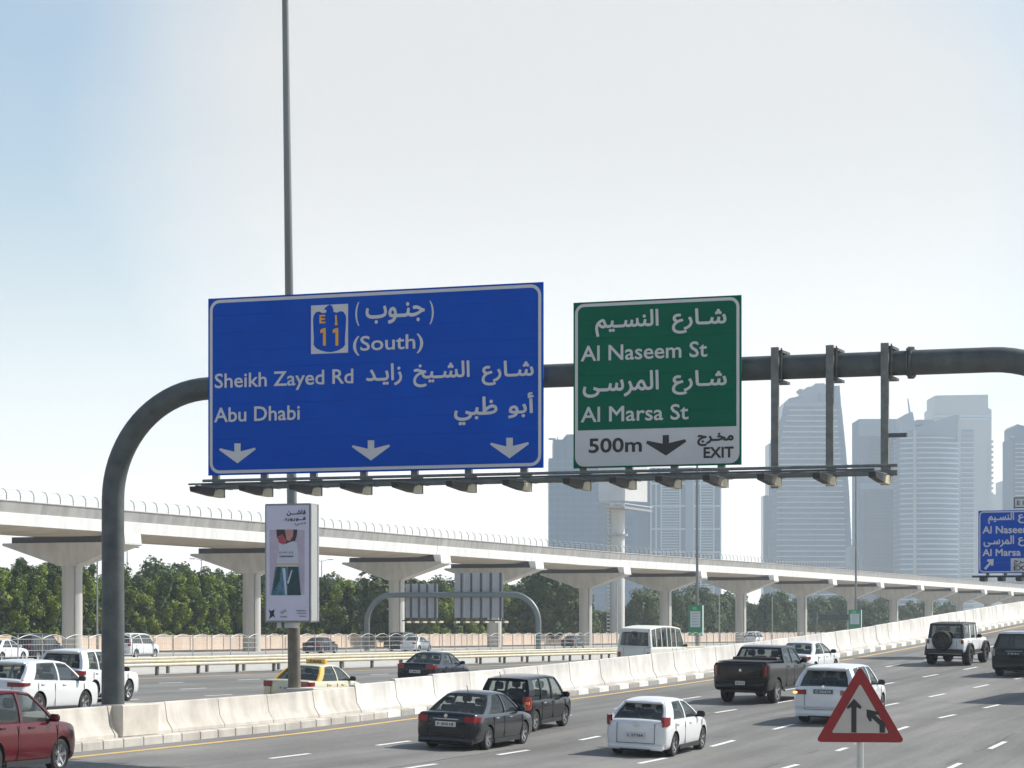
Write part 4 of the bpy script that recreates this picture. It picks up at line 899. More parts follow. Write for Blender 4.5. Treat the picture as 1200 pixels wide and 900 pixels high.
# ---- left carriageway
s = dict(L=4.64, W=1.85, H=1.65, gc=.19, r=.36, zr=1.12, zf=1.04, zh=.98, gl=(-2.18,-1.60,.45,1.22), axle=(-1.35,1.31), wbelt=.93, wroof=.70, paint=whitep, glass=gl_mid, side_glass=gl_clear, rear_glass=gl_mid, rear_inset=.05, rear_bottom=.02, spoiler=1,
    pillars=[(-2.2,-1.62,-1.62,-1.18),(-.24,-.16,-.22,-.14),(1.1,1.22,.38,.45)], tails=[(.40,.90,.90,1.03,tail_dk,.42)], mirror_mat=trim, plate_z=.62, badge=(1.09,.05), plate_text='M 71205')
o = vehicle('crossover_car', s, 'white crossover car with slim red tail lights at the left edge, beside the gantry post', 'car'); putl(o, -40.6, 65.2, 4.64)
s2 = dict(s, L=4.75, H=1.76, W=1.92, gl=(-2.2,-1.9,.5,1.2), pillars=[(-2.22,-1.75,-1.92,-1.5),(-1.0,-.92,-.98,-.9),(.0,.1,.0,.08),(1.08,1.2,.43,.5)], rear_glass=gl_dark, tails=[(.55,.92,.9,1.08,tail_red,.3)], zr=1.15)
o = vehicle('sport_utility_car', s2, 'white sport utility car behind the gantry post, farther than the white crossover', 'car'); putl(o, -44.6, 75.4, 4.2); o.scale = (1, .88, 1)
# taxi
s = dict(sedan, L=4.75, W=1.80, H=1.48, gl=(-1.62,-.92,.48,1.22), axle=(-1.36,1.42), paint=creamp, glass=gl_mid, side_glass=gl_mid, mirror_mat=trim, plate_z=.64, handle_mat=creamp,
    pillars=[(-1.66,-1.30,-.94,-.66),(-.06,.02,-.10,-.03),(1.10,1.22,.42,.48)], pillar_mats=[yellowp,creamp,creamp], tails=[(.50,.86,.74,.93,tail_red,.36)], plate_text='T 4471', bumper=(.2,.4))
o = vehicle('taxi', s, 'cream taxi with yellow roof sign behind the lamp column', 'taxi'); putl(o, -37.4, 77.9, 4.75)
q = MB(); q.bbox(-.36, .36, -.12, .12, 1.49, 1.64, .03); q.build('roof_sign', yellowp, o); lettering('TAXI', -.22, .22, 1.53, 1.61, -.125, sign_black, o, bold=.006)
q = MB(); q.box(-.30, .30, -.128, -.122, 1.52, 1.525); q.build('sign_edge', trim, o)
q = MB(); q.bbox(-.6,.6,-2.40,-2.36,.50,.53,.01); q.build('orange_strip', mat('orange_film', (.6,.2,.04), .5), o)
# dark saloon further on
s = dict(sedan, L=4.7, W=1.82, H=1.46, paint=bluep, glass=gl_mid, mirror_mat=bluep, tails=[(.50,.86,.74,.93,tail_red,.36)])
o = vehicle('saloon_car', s, 'dark blue saloon car beyond the white barrier on the far carriageway', 'car'); putl(o, -43.9, 104.4, 4.7)
# minibus
s = dict(L=7.0, W=2.08, H=2.62, gc=.35, r=.37, zr=1.42, zf=1.42, zh=1.25, boxy=1, gl=(-3.46,-3.30,2.5,3.2), axle=(-2.1,1.9), wbelt=.97, wroof=.84, paint=mat('paint_bus_cream', (.70,.69,.62), .35, coat=.5, var=.04, vscale=1), glass=gl_dark, side_glass=gl_mid, rear_inset=.06, rear_top=.16, rear_bottom=.05, drop_r=.17, drop_f=.12,
    pillars=[(-3.47,-3.15,-3.32,-3.1)]+[(y-.05, y+.05, y-.05, y+.05) for y in (-2.35,-1.3,-.25,.55,1.5)]+[(3.05,3.2,2.4,2.5)], tails=[(.78,1.0,.62,1.1,tail_red,.12)], plate_z=.7, seams=(.6,1.45), handle_y=(1.4,), mirror_mat=trim, seats=1, plate_text='28 653')
o = vehicle('minibus', s, 'cream minibus with rounded roof beyond the white barrier on the far carriageway', 'minibus'); putl(o, -45.8, 141.0, 7.0)
q = MB(); q.bbox(-.12,.18,-3.60,-3.52,2.12,2.28,.03); q.build('rear_camera', trim, o); q = MB(); q.tube([(0,-3.56,1.46),(-.3,-3.54,1.62),(-.42,-3.53,1.72)], .018, 5); q.build('wiper', trim, o)
# ---- service road traffic under the viaduct
s = dict(sedan, glass=gl_dark)
sv = {}
def svc(key, spec, name, label, cat, X, px, L_):
    if key not in sv: o = vehicle(name, spec, label, cat, group='cars on the service road'); sv[key] = o
    else: o = copytree(sv[key]); o['label'] = label
    D = X/(-SP+CP*(px-600)/F); Y = D*(CP+SP*(px-600)/F); o.location = (X, Y, -2.096); return o
van = dict(L=4.7, W=1.85, H=1.85, gc=.22, r=.34, zr=1.1, zf=1.05, zh=1.0, gl=(-2.2,-2.0,.7,1.4), axle=(-1.4,1.5), wbelt=.95, wroof=.78, paint=bluep, glass=gl_dark, rear_inset=.06, tails=[(.7,.9,.9,1.2,tail_red,.1)])
svc('a', dict(sedan, glass=gl_dark, paint=whitep), 'saloon_car', 'white car on the service road at the far left edge', 'car', -92, 2, 4.4)
svc('b', van, 'estate_car', 'dark van-shaped car on the service road behind the white crossovers', 'car', -93, 44, 4.7)
svc('c', dict(van, paint=whitep), 'estate_car', 'white car on the service road just right of the gantry post', 'car', -94, 158, 4.7)
svc('a', None, '', 'white car on the service road below the left leg of the far gantry', 'car', -97, 488, 4.4)
svc('b', None, '', 'dark car on the service road half behind the viaduct pier, left of centre', 'car', -101, 474, 4.4)
svc('c', None, '', 'white van on the service road above the black pickup truck', 'car', -100, 884, 4.4)
svc('d', dict(sedan, glass=gl_dark, paint=bluep), 'saloon_car', 'blue-black car on the service road right of the lamp column', 'car', -98, 376, 4.4)
svc('d', None, '', 'blue-black car on the service road beside the central viaduct pier', 'car', -101, 672, 4.4)
# ------------------------------------------------------------------ trees
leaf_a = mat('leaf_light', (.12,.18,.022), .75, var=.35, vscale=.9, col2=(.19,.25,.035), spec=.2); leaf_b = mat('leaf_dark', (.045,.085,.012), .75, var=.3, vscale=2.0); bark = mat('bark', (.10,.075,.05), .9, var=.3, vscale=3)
leaf_c = mat('leaf_grey_green', (.080,.11,.030), .8, var=.3, vscale=1.0, col2=(.10,.13,.04))
def crown_mesh(seed, rx, z0, z1, n, leaf, kind='column', mats=(leaf_a, leaf_b)):
    rnd = random.Random(seed); q = MB(); H_ = z1-z0; clumps = []
    nc = 27 if kind == 'column' else 26
    for i in range(nc):
        v = (i+rnd.random())/nc; a = rnd.random()*6.283
        if kind == 'column': rr = rx*(1-.18*(2*v-.9)**2)*(.55+.5*rnd.random())*(1 if v < .8 else 1.45-.55*v); cr = rnd.uniform(.55, .90)
        else: rr = rx*math.sin(math.pi*min(.97, .22+v*.72))*(.4+.65*rnd.random()); cr = rnd.uniform(.8, 1.5)
        clumps.append((rr*math.cos(a), rr*math.sin(a), z0+v*H_, cr))
    per = n//nc
    for ci, (cx, cy, cz, cr) in enumerate(clumps):
        q.cur = 0 if rnd.random() < .6 else 1
        for k in range(per):
            d = Vector((rnd.gauss(0,1), rnd.gauss(0,1), rnd.gauss(0,1))).normalized()*cr*(.62+.38*rnd.random()); d.z *= 1.15
            c = Vector((cx, cy, cz))+d; s_ = leaf*(.6+.8*rnd.random())
            nrm = (d.normalized()+Vector((rnd.uniform(-1,1), rnd.uniform(-1,1), rnd.uniform(-.6,1)))*.75).normalized()
            u = nrm.orthogonal().normalized(); w = nrm.cross(u); a = rnd.random()*6.283; u, w = u*math.cos(a)+w*math.sin(a), w*math.cos(a)-u*math.sin(a)
            q.add([c-u*s_, c+w*s_*.55, c+u*s_, c-w*s_*.55], [(0,1,2,3)])
    # a ragged inner mass of leaves so that the middle of the crown is closed
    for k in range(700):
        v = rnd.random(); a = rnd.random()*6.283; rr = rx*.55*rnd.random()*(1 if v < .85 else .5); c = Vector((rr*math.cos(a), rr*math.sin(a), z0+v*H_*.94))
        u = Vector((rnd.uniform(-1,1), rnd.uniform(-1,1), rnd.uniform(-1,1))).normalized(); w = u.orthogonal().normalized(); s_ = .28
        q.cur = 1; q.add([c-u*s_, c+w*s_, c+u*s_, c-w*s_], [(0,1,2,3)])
    return q.mesh('crown', list(mats), fix=False)
def trunk_mesh(h, r, top):
    q = MB(); q.tube([(0,0,-.3),(.05,0,h*.4),(0,.08,h)], [r*1.3, r, r*.6], 8)
    for k in range(5):
        a = k*1.26; q.tube([(0,.05,h*.7+.1*k),(math.cos(a)*.7,math.sin(a)*.7,h*.9+.3*k),(math.cos(a)*1.1,math.sin(a)*1.1,top*.7+.3*k)], [r*.5, r*.35, r*.15], 6)
    return q.mesh('trunk', bark)
hedge_crowns = [crown_mesh(10+i, 1.95, 1.0, 8.2, 6200, .155) for i in range(5)]; hedge_trunk = trunk_mesh(2.6, .16, 7)
pos_words = ['']
def tree(x, y, z, cm, tm_, label, group, sc=1, name='hedge_tree'):
    o = thing(name, label, 'tree', (x, y, z), (0, 0, random.uniform(0, 6.28)), group)
    o.scale = (sc*random.uniform(.92, 1.08), sc*random.uniform(.92, 1.08), sc*random.uniform(.93, 1.07)); link('trunk', tm_, o); link('crown', cm, o); return o
k = 0; y = 192.0
while y < 372:
    tree(-138.4+random.uniform(-.5,.5), y, -2.3, hedge_crowns[k % 5], hedge_trunk, 'dense green column-shaped tree in the clipped row behind the pink wall', 'hedge trees behind the pink wall', random.uniform(.97, 1.03)); y += random.uniform(2.7, 3.5); k += 1
y = 196
while y < 380:
    tree(-142.6+random.uniform(-.6,.6), y, -2.3, hedge_crowns[(k+2) % 5], hedge_trunk, 'dense green column-shaped tree in the clipped row behind the pink wall', 'hedge trees behind the pink wall', random.uniform(.95, 1.09)); y += random.uniform(3.6, 4.6); k += 1
far_crowns = [crown_mesh(40+i, 3.6, 1.6, 8.0, 4200, .25, 'round', (leaf_c, leaf_b)) for i in range(4)]; far_trunk = trunk_mesh(3, .2, 7)
spots = []
y = 384
while y < 760:
    spots.append((-145+random.uniform(-4, 3), y, random.uniform(.85, 1.15))); y += random.uniform(5, 8)
y = 400
while y < 800:
    spots.append((-158+random.uniform(-5, 5), y, random.uniform(.9, 1.3))); y += random.uniform(7, 11)
y = 300
while y < 470:
    spots.append((-165+random.uniform(-5, 5), y, random.uniform(1.0, 1.25))); y += random.uniform(8, 12)
for (x, y, sc) in spots:
    # a gap in the belt where a tower shows between the third and fourth piers from the bus
    D = -x*SP+y*CP; px = 600+F*(x*CP+y*SP)/D
    if 684 < px < 744: sc *= .62
    tree(x, y, -2.4, far_crowns[random.randrange(4)], far_trunk, 'hazy grey-green roadside tree in the belt beyond the viaduct piers', 'trees beyond the viaduct', sc, 'roadside_tree')
# taller trees sticking out above the hedge row
for px, D, sc, nm in ((640, 395, 1.55, 'tall dark tree rising above the hedge row below the viaduct, left of the unipole'), (452, 330, 1.22, 'taller tree top showing over the hedge beside the far gantry')):
    p = ray_depth(px, D); tree(p.x, p.y, -2.4, far_crowns[0], far_trunk, nm, None, sc, 'tall_tree')
# ------------------------------------------------------------------ street lamps beyond the trees
def twin_lamp(px, D, ytop, label):
    p = at(px, ytop, D); h = p.z+2.4; o = thing('street_lamp', label, 'street lamp', (p.x, p.y, -2.4), (0, 0, PHI), 'twin-arm lamps beyond the hedge')
    q = MB(); q.tube([(0,0,0),(0,0,h)], [.13, .07], 8); q.build('pole', galv, o)
    for s_ in (-1, 1): q = MB(); q.tube([(0,0,h-.1),(s_*.9,0,h+.15)], .04, 6); q.bbox(s_*1.3-.42, s_*1.3+.42, -.15, .15, h+.08, h+.22, .04); q.build('lamp_arm', galv, o)
twin_lamp(236, 372, 656, 'distant twin-arm street lamp over the trees between the gantry post and the poster box')
twin_lamp(377, 380, 657, 'distant twin-arm street lamp over the trees just right of the poster box')
twin_lamp(149, 360, 643, 'distant street lamp over the trees just right of the gantry post')
p = onX(114, 640, -121); o = thing('light_pole', 'thin grey pole in front of the hedge left of the gantry post', 'pole', (-121, p.y, -2.1)); q = MB(); q.tube([(0,0,0),(0,0,9.0)], [.10,.07], 8); q.build('shaft', galv, o)
for px, D in ((723, 360), (843, 440), (905, 500)):
    p = at(px, 690, D); o = thing('light_pole', {723:'thin pole beside the viaduct pier above the railing, left of the minibus',843:'thin pole under the viaduct just right of the green lamp sign',905:'thin pole under the viaduct above the pickup truck'}[px], 'pole', (p.x, p.y, -2.1)); q = MB(); q.tube([(0,0,0),(0,0,8.5)], [.12,.08], 8); q.build('shaft', galv, o)
# lamp columns with green boards
def lampcol(px, D, y0, y1, label, w_):
    p = at(px, 738, D); o = thing('lamp_column', label, 'lamp post', (p.x, p.y, -2.2)); q = MB(); q.tube([(0,0,0),(0,0,6),(0,0,26)], [.24,.18,.11], 10); q.build('pole', colu, o)
    a, b = at(px-w_/2, y0, D-1), at(px+w_/2, y1, D-1); z0, z1 = b.z+2.2, a.z+2.2; ww = (b-a).xy.length
    q = MB(); q.bbox(-ww/2, ww/2, -.75, -.25, z0, z1, .03); q.build('sign_case', mat('case_green', (.02,.22,.10), .5), o)
    q = MB(); q.box(-ww*.36, ww*.36, -.765, -.755, lerp(z0, z1, .28), lerp(z0, z1, .80)); q.build('white_panel', sign_white, o)
    q = MB(); q.box(ww/2, ww/2+.02, -.72, -.28, z0+.05, z1-.05); q.build('side_panel', mat('side_green', (.45,.55,.50), .5), o)
    q = MB()
    for k in range(5): zz = lerp(z0, z1, .36+.09*k); q.box(-ww*.25, ww*.25, -.772, -.768, zz, zz+.06)
    stuff(q.build('small_print', mat('print_green', (.12,.32,.28), .5), o))
    q = MB(); q.box(-ww*.2, ww*.1, -.765, -.755, lerp(z0, z1, .85), lerp(z0, z1, .94)); q.build('green_mark', mat('mark_green', (.05,.5,.12), .5), o)
    for s_ in (-1, 1): q = MB(); q.tube([(0,0,25.7),(s_*1.8,0,26.2)], .06, 6); q.bbox(s_*2.3-.6, s_*2.3+.6, -.2, .2, 26.1, 26.3, .05); q.build('lamp_arm', galv, o)
lampcol(817, 299, 709, 745, 'slim lamp column with green and white board, right of the minibus', 17)
lampcol(1003, 400, 714.5, 738, 'distant lamp column with small teal board above the white barrier', 15)
# ------------------------------------------------------------------ far gantry, signs seen from behind
D_ = 257.0; YG2 = onX(430, 738, -104).y; gx0 = onY(430, 738, YG2).x; gx1 = onY(631, 738, YG2).x; zb_ = onY(530, 697, YG2).z
fg = thing('sign_gantry', 'grey arched gantry seen from behind with two grey sign backs under the viaduct', 'sign gantry', (gx0, YG2, -2.1)); W_ = gx1-gx0; h = zb_+2.1; rc = 2.7
gant = mat('far_gantry_grey', (.17,.20,.20), .5, metal=.3)
pts = [(0,0,0),(0,0,h-rc)]+[(rc-rc*math.cos(a),0,h-rc+rc*math.sin(a)) for a in [math.pi/2*k/10 for k in range(1,11)]]; pts += [(W_-x,0,z) for x,_,z in reversed(pts)]
q = MB(); q.tube(pts, .27, 14); q.build('pipe_frame', gant, fg, smooth=50)
for (a, b, yt, yb, nr, lab) in ((475, 513, 684, 724, 3, 'smaller grey sign back with dark ribs on the far gantry'), (532.5, 589.5, 671, 724, 4, 'larger grey sign back with dark ribs on the far gantry')):
    p0, p1 = onY(a, yb, YG2+.5), onY(b, yt, YG2+.5); w = p1.x-p0.x; hh = p1.z-p0.z
    o = thing('sign_board', lab, 'road sign', (p0.x, YG2+.5, p0.z))
    for k in range(nr+1): q = MB(); q.box(w*k/(nr+1)+.01, w*(k+1)/(nr+1)-.01, 0, .05, 0, hh); q.build('back_panel', sign_back, o)
    for k in range(nr+1): x = w*(k+.5)/(nr+1)+.05*w; q = MB(); q.box(x-.07, x+.07, -.16, -.005, -.25, hh); q.build('rib', steel, o)
    q = MB(); q.box(-.3, w+.3, -.10, .1, -.34, -.22); q.build('light_rail', steel, o)
    for k in range(nr+2): x = w*k/(nr+1); q = MB(); q.bbox(x-.13, x+.13, .1, 1.2, -.52, -.32, .03); q.build('floodlight', cream, o)
# ------------------------------------------------------------------ farther exit sign at the right edge
YS2 = 124.0; YS_save = YS; p0, p1 = onY(1146.5, 672, YS2), onY(1236, 597, YS2); w, hh = p1.x-p0.x, p1.z-p0.z; OO = (p0.x, p0.z)
es = thing('exit_sign', 'blue Al Naseem St and Al Marsa St sign cut off by the right edge', 'road sign', (p0.x, YS2, p0.z))
seams(es, w, hh, 6, sign_blue); q = MB(); rframe(q, .04, w-.04, .04, hh-.04, .2, .06, -.004); q.build('border', sign_white, es)
T = lambda *a_, **k_: txt(es, *a_, Y=YS2, org=OO, **k_)
T(1158, 1188.4, 600.5, 614, 'النسـيم', sign_white, arabic=True, bold=.012); T(1193, 1226, 600, 613, 'شـارع', sign_white, arabic=True, bold=.012)
T(1151.4, 1222, 616, 625, 'Al Naseem St', sign_white, bold=.012)
T(1152.6, 1188.4, 627.5, 641, 'المرسـى', sign_white, arabic=True, bold=.012); T(1193, 1226, 627, 640, 'شـارع', sign_white, arabic=True, bold=.012)
T(1151.4, 1210, 643, 651.6, 'Al Marsa St', sign_white, bold=.012)
pq = [(1153,666),(1159.4,659),(1156.4,657.6),(1157.4,655.4),(1164.6,655),(1164,662.6),(1161.8,663.4),(1161,661),(1155.4,668)]
q = MB(); q.add([(onY(x, y, YS2).x-OO[0], -.008, onY(x, y, YS2).z-OO[1]) for x, y in pq], [tuple(range(9))]); me = q.mesh('arrow', sign_white, fix=False); b = bmesh.new(); b.from_mesh(me); bmesh.ops.triangulate(b, faces=b.faces, ngon_method='EAR_CLIP'); b.to_mesh(me); b.free(); link('arrow', me, es)
a_, b_ = onY(1184.5, 669.5, YS2), onY(1214, 654, YS2); q = MB(); q.add([(a_.x-OO[0], -.006, a_.z-OO[1]), (b_.x-OO[0], -.006, a_.z-OO[1]), (b_.x-OO[0], -.006, b_.z-OO[1]), (a_.x-OO[0], -.006, b_.z-OO[1])], [(0,1,2,3)]); q.build('white_panel', sign_white, es)
T(1188, 1210, 655.6, 662.4, 'مخـرج', sign_black, arabic=True, bold=.008, off=.012); T(1188, 1210, 662.8, 668.4, 'EXIT', sign_black, bold=.008, off=.012)
g2 = thing('cantilever_gantry', 'thin light rail and frame holding the farther blue sign at the right edge', 'sign gantry', (p0.x, YS2+.5, 0))
q = MB(); zr2 = onY(1170, 675.5, YS2-.5).z; q.tube([(-.2,-1.0,zr2),(w+5,-1.0,zr2)], .05, 8); q.build('light_rail', steel, g2)
for k in range(6): q = MB(); q.bbox(.3+k*.85, .55+k*.85, -1.9, -1.0, zr2-.24, zr2-.04, .03); q.build('floodlight', dark, g2); 
for k in range(6): q = MB(); q.box(.35+k*.85, .5+k*.85, -.42, -.3, zr2, zr2+hh*.6); q.build('channel', steel2, g2)
zc = p0.z+hh*.5; q = MB(); q.tube([(.3,0,zc),(w+7,0,zc),(w+8.6,0,zc-.6),(w+9.2,0,zc-2.2),(w+9.2,0,-2.5)], .2, 14); q.build('pipe_frame', steel, g2, smooth=50)
a_, b_ = onY(1188, 595.6, YS2), onY(1222, 582.4, YS2); o = thing('plaque', 'small white plaque with dark frame above the farther blue sign', 'sign', (a_.x, YS2, a_.z)); w2, h2 = b_.x-a_.x, b_.z-a_.z
q = MB(); q.box(0, w2, 0, .03, 0, h2); q.build('frame', sign_black, o); q = MB(); q.box(.05, w2-.05, -.006, -.002, .05, h2-.05); q.build('face', sign_white, o)
lettering('E 11', .16, w2*.45, .14, h2-.16, -.012, sign_black, o, bold=.006); q = MB(); q.tube([(w2*.5,.05,-.2),(w2*.5,.05,h2*.8)], .03, 6); q.build('post', steel, o)
# small dark variable sign under the far viaduct
p = at(960, 727, 430); o = thing('message_sign', 'dark blank overhead board below the far end of the viaduct', 'road sign', (p.x, p.y, p.z)); q = MB(); q.box(0, 6.2, 0, .3, 0, .95); q.build('panel', mat('board_dark', (.03,.04,.05), .5), o); q = MB(); q.box(-.9,-.4,0,.4,-.3,1.4); q.build('side_box', steel, o)
for x_ in (-.6, 6.5): q = MB(); q.tube([(x_,.2,-3.9),(x_,.2,0)], .15, 8); q.build('post', steel, o)
# ------------------------------------------------------------------ unipole billboard behind the viaduct
D_ = 430.0; uc = at(723.5, 738, D_); ub = thing('unipole_billboard', 'white two-sided billboard on a thick white pole between the towers', 'billboard', (uc.x, uc.y, -2.4))
up = lambda px, py: (at(px, py, D_)-Vector((uc.x, uc.y, -2.4)))
uw = mat('billboard_white', (.68,.67,.65), .6, var=.06, vscale=.3); ug = mat('billboard_back', (.64,.66,.70), .6, var=.10, vscale=.5)
q = MB(); q.tube([(0,0,0),(0,0,up(723,590).z)], 1.2, 24); q.build('pole', uw, ub, smooth=50)
rz = Matrix.Rotation(PHI, 4, 'Z')
ztop, zbot = up(720, 505).z, up(720, 588).z
def upan(x0, y0, x1, y1, nm, mt):
    d = (Vector((x1, y1, 0))-Vector((x0, y0, 0))); n_ = Vector((-d.y, d.x, 0)).normalized()*.6
    q = MB(); q.prism([rz @ Vector((x0, y0, zbot)), rz @ Vector((x1, y1, zbot)), rz @ Vector((x1, y1, ztop)), rz @ Vector((x0, y0, ztop))], rz.to_3x3() @ n_); return q.build(nm, mt, ub)
upan(-3.2, -1.5, .9, -3.6, 'left_face', ug); upan(1.1, -3.5, 5.0, 1.0, 'right_face', uw)
q = MB(); 
for k in range(5): z = zbot+.6+k*2.4; q.box(-3.3, 1.0, -.0, .12, z, z+.18, rz @ Matrix.Translation((0,-2.9,0)) @ Matrix.Rotation(R(-27), 4, 'Z'))
q.build('frame_rails', uw, ub)
q = MB(); q.prism([rz @ Vector(v) for v in ((-3.6,-2.0,zbot-1.0),(1.0,-4.4,zbot-1.3),(5.8,.6,zbot-1.7),(1,2,zbot-1.2))], (0,0,.35)); q.build('platform', galv, ub)
q = MB(); q.tube([(rz @ Vector((x, y, zbot-.2+dz)))for x, y, dz in ((-3.6,-2.0,0),(1.0,-4.4,-.3),(5.8,.6,-.7))], .07, 6); q.build('hand_rail', uw, ub)
q = MB()
for k in range(34): z = zbot-1.5-k*.6; q.box(-1.75, -1.25, -.5, -.2, z, z+.28, rz)
stuff(q.build('ladder_rungs', uw, ub)); q = MB(); q.box(-1.8, -1.72, -.4, -.3, 1, zbot, rz); q.box(-1.28, -1.2, -.4, -.3, 1, zbot, rz); q.build('ladder_rail', galv, ub)
z = up(720, 627).z; q = MB(); q.tube([(0,0,z-.15),(0,0,z+.15)], 1.75, 20); q.build('collar', galv, ub)
# ------------------------------------------------------------------ towers
tw_glass = mat('tower_glass', (.02,.10,.215), .3, var=.10, vscale=.05, spec=.6); tw_glass2 = mat('tower_glass_pale', (.055,.155,.26), .35, var=.08, vscale=.05); tw_band = mat('tower_band', (.38,.50,.60), .6); tw_wall = mat('tower_wall', (.17,.26,.35), .7, var=.04, vscale=.03); tw_pale = mat('tower_wall_pale', (.31,.37,.42), .7); tw_dark = mat('tower_recess', (.02,.08,.16), .4)
class Tower:
    def __init__(s, label, pxc, D, cat='tower'):
        s.D = D; s.px = pxc; c = at(pxc, 738, D); s.o = thing('tower_block', label, cat, (c.x, c.y, -2.5), (0, 0, PHI)); s.k = D/F
    def u(s, px): return (px-s.px)*s.k
    def z(s, py): return (738-py)*s.k+2.5
    def prism(s, pts, y0, y1, mt, nm):
        q = MB(); q.prism([(s.u(x), y0, s.z(y)) for x, y in pts], (0, y1-y0, 0)); return q.build(nm, mt, s.o)
    def boxes(s, lst, mt, nm, st=False):
        q = MB()
        for (x0, x1, ya, yb, d0, d1) in lst: q.box(s.u(x0), s.u(x1), d0, d1, s.z(yb), s.z(ya))
        o = q.build(nm, mt, s.o)
        if st: stuff(o)
        return o
t = Tower('plain blue-grey stepped tower behind the unipole, left of the others', 692, 1500)
t.prism([(643,738),(643,537),(648,537),(648,515),(659,515),(664,509),(672,509),(742,509),(742,738)], 0, 38, tw_glass, 'main_block')
t.boxes([(653+i*9.5, 654+i*9.5, 512, 734, -.4, .1) for i in range(9)], tw_dark, 'mullions', True)
t.boxes([(643.5, 741.5, 540+i*7, 541+i*7, -.3, .1) for i in range(27)], tw_glass2, 'floor_lines', True)
t.boxes([(643, 651, 513.4, 514.8, -1, 6)], tw_wall, 'roof_slab')
t = Tower('pale glass tower with a white grid frame, behind the exit sign', 803, 1650)
t.prism([(762,738),(762,548),(845,548),(845,738)], 0, 40, tw_glass2, 'main_block')
t.prism([(742,738),(742,560),(762.5,560),(762.5,738)], 4, 34, tw_glass, 'side_block')
t.boxes([(x, x+1.6, 548, 736, -1.2, .1) for x in (762, 768, 774, 796, 804, 812, 820, 835.5, 843.6)], tw_band, 'vertical_fins', True)
t.boxes([(762, 845, y, y+1.8, -1.5, .1) for y in (550, 566, 592, 619, 646, 672)], tw_band, 'storey_bands', True)
t.boxes([(775, 795, 553+i*3.2, 554+i*3.2, -.8, .1) for i in range(55)]+[(821, 835, 553+i*3.2, 554+i*3.2, -.8, .1) for i in range(55)], tw_band, 'balcony_slabs', True)
t.prism([(803,738),(803,548),(812,548),(812,738)], -2.5, -.2, tw_wall, 'service_shaft')
t = Tower('tapered glass tower with a curled crown, seen between the bare gantry hangers', 948, 2000)
t.prism([(903,738),(904,560),(911,500),(916,487),(916.6,480),(920.4,471),(985,471),(986.5,480),(991.5,530),(995,575),(998,640),(1000,738)], 0, 45, tw_glass, 'main_block')
t.prism([(961,471),(961,461),(975,461),(976,452),(984.4,451.5),(986,473)], 2, 40, tw_glass2, 'right_fin')
t.prism([(921,470.6),(921,470),(925.8,470),(926,465.6),(933,464.4),(940,462),(942,461),(941.6,458.6),(938,454.6),(943,455.6),(947,452.6),(955,451.4),(956.6,448.4),(967,448.2),(970,451.6),(972,456),(972,470.6)], 6, 34, tw_wall, 'crown')
t.boxes([(902, 916, 519, 738, 6, 36)], tw_glass2, 'left_wing'); t.boxes([(896, 903, 580, 738, 10, 30)], tw_glass, 'low_wing')
def edgeL(y): return interp([(471,920.6),(487,916.4),(500,911.4),(560,904.4),(738,903.2)], y)
def edgeR(y): return interp([(471,985.2),(480,986.5),(530,991.5),(575,995),(640,998),(738,1000)], y)
bands = []; y = 480
while y < 730: bands.append((edgeL(y)+6, min(edgeR(y)-7, 990), y, y+1.35, -1.6, .1)); y += 6.35
t.boxes(bands, tw_band, 'floor_bands', True)
t.boxes([(min(edgeR(b[2])-6, 994), edgeR(b[2])+.3, b[2], b[3], -.8, 20) for b in bands]+[(edgeL(b[2])-.3, edgeL(b[2])+5, b[2]+2, b[3]+2, -.8, 20) for b in bands], tw_glass2, 'edge_balconies', True)
t.boxes([(954.5, 956, 473, 700, -.6, .1), (913, 917.5, 540, 736, -.5, .1)], tw_dark, 'recess')
t.boxes([(921, 972, 471.5, 476.5, -1.2, .1)], tw_wall, 'top_storey')
t = Tower('broad flat-topped blue slab tower right of the last hanger', 1031, 1900)
t.prism([(1006,738),(1006,491.5),(1058,491.5),(1058,738)], 0, 36, tw_glass, 'main_block'); t.boxes([(1006, 1058, 491, 511, -.8, .1)], tw_wall, 'top_storey')
t.boxes([(1018, 1054, 514, 560, -.5, .1), (1012, 1054, 576, 736, -.5, .1)], tw_dark, 'glass_field'); t.boxes([(1008, 1054, 566, 573, -1, .1)], tw_wall, 'belt_storey')
t.boxes([(1018, 1054, 517+i*4.2, 517.8+i*4.2, -.9, -.4) for i in range(52) if not 560 < 517+i*4.2 < 576], tw_glass, 'floor_lines', True)
t.boxes([(997, 1006, 640, 738, 4, 30)], tw_wall, 'low_annex')
t = Tower('pale residential tower with curved balcony front and sail-shaped top', 1091, 1850)
q = MB(); n = 14; prof_ = []
def arcpts(x0, x1, bul, n=12): return [(lerp(x0, x1, k/n), -bul*math.sin(math.pi*k/n)) for k in range(n+1)]
base = arcpts(t.u(1055), t.u(1123), 9)+[(t.u(1123), 34), (t.u(1055), 34)]
q.prism([Vector((x, y, t.z(738))) for x, y in base], (0, 0, t.z(511)-t.z(738))); q.build('main_block', tw_glass2, t.o, smooth=30)
q = MB()
for k in range(38):
    z = t.z(513+k*5.9); q.prism([Vector((x*1.0, y-1.3 if y < 30 else y, z)) for x, y in base], (0, 0, -.95))
stuff(q.build('balcony_slabs', tw_band, t.o))
q = MB(); q.box(t.u(1068.6), t.u(1071.4), -9.6, -2, t.z(738), t.z(505)); q.build('white_spine', tw_pale, t.o)
t.prism([(1056,512),(1056,489),(1061,485.4),(1068.6,483),(1071.6,500.4),(1075,500.2),(1092,495.6),(1110,489),(1117,486.6),(1123,487),(1123.6,512)], -4, 28, tw_wall, 'sail_crown')
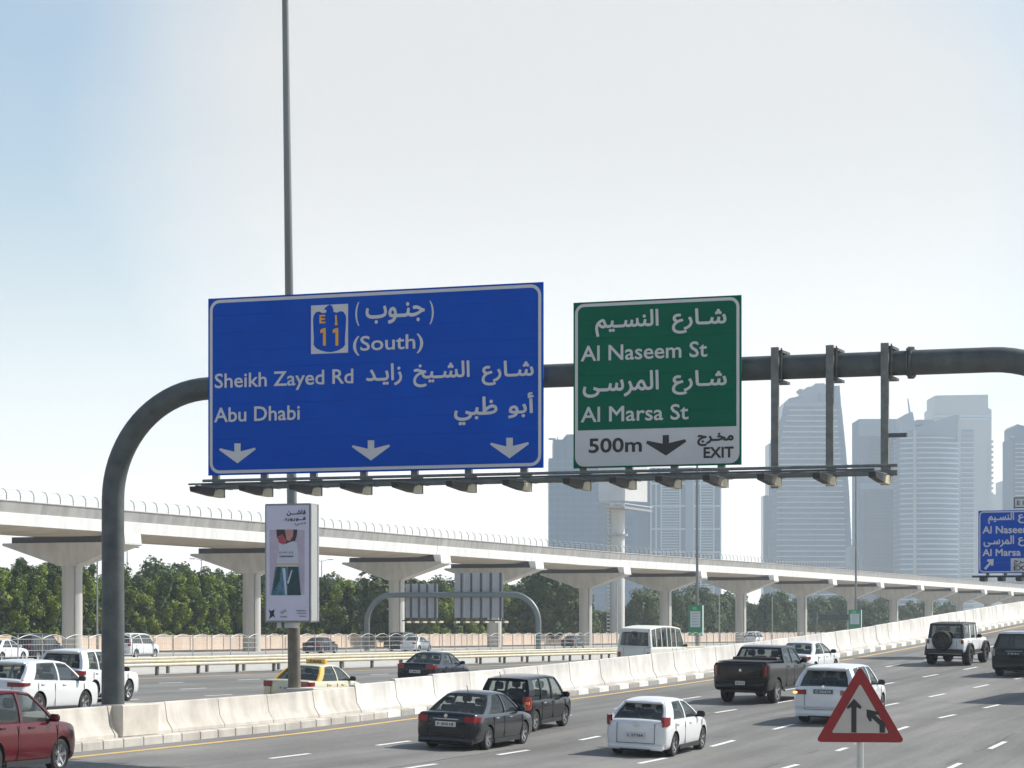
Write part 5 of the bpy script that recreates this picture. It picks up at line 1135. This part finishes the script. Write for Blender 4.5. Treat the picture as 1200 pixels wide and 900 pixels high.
t.prism([(1065.6,465.6),(1066.4,465.6),(1069.4,484),(1067.6,484)], 8, 10, tw_wall, 'mast'); t.boxes([(1076, 1096, 491, 497, 6, 22)], tw_wall, 'roof_plant'); t.boxes([(1121, 1123.8, 489, 516, -4.6, 2)], tw_pale, 'white_edge')
t = Tower('tall pale square tower behind the balcony tower, its flat top highest', 1128, 2150)
t.prism([(1093,738),(1093,478),(1096,478),(1096,463.4),(1158,462.4),(1158,478),(1162,480),(1162,738)], 0, 44, tw_pale, 'main_block')
t.boxes([(1124, 1158, 490, 492, -1.5, .1), (1094, 1161, 486.6, 488.6, -1.2, 30)], tw_band, 'cornice'); t.boxes([(1126, 1141, 503, 736, -.6, .1)], tw_wall, 'bay')
t.boxes([(1125, 1142, 518+i*5.9, 519.2+i*5.9, -3.0, .1) for i in range(37)], tw_band, 'balcony_slabs', True)
t.boxes([(1157, 1164, 516+i*6.1, 518.6+i*6.1, -1, 12) for i in range(36)], tw_pale, 'corner_balconies', True)
t.boxes([(1126.6, 1140, 504+i*5.9, 506+i*5.9, -.9, -.5) for i in range(39)], tw_glass2, 'window_strips', True)
t = Tower('blue tower cut by the right edge of the picture', 1215, 1700)
t.prism([(1187,738),(1187,514),(1189,512),(1189,500),(1192,497),(1200,499),(1240,500),(1240,738)], 0, 36, tw_glass, 'main_block'); t.boxes([(1184.6, 1189, 511, 513, -1, 10)], tw_wall, 'ledge')
t.boxes([(1189.6, 1240, 520+i*5, 521+i*5, -1, .1) for i in range(42)], tw_band, 'floor_bands', True)
t = Tower('low pale stepped building in the haze, left of the blue edge tower', 1175, 2300, 'building')
t.prism([(1160,738),(1160,580),(1168,579),(1175,577.4),(1176.6,578),(1176.6,563),(1187,562),(1200,562),(1200,738)], 0, 40, tw_pale, 'main_block'); t.boxes([(1179.6, 1183.6, 565, 568.4, -.5, .1)], tw_band, 'round_window')
# ------------------------------------------------------------------ haze: one even body of air round everything
q = MB(); q.box(-2990, 2990, -2990, 2990, -6.2, 330); hz = q.build('haze', None); stuff(hz); hz.data.materials.clear()
hm = bpy.data.materials.new('haze_air'); hm.use_nodes = True; n_ = hm.node_tree; n_.nodes.clear(); ho = n_.nodes.new('ShaderNodeOutputMaterial'); pv = n_.nodes.new('ShaderNodeVolumePrincipled')
pv.inputs['Color'].default_value = (.82,.915,1,1); pv.inputs['Density'].default_value = HAZE; pv.inputs['Anisotropy'].default_value = .25
n_.links.new(pv.outputs[0], ho.inputs['Volume']); hz.data.materials.append(hm)
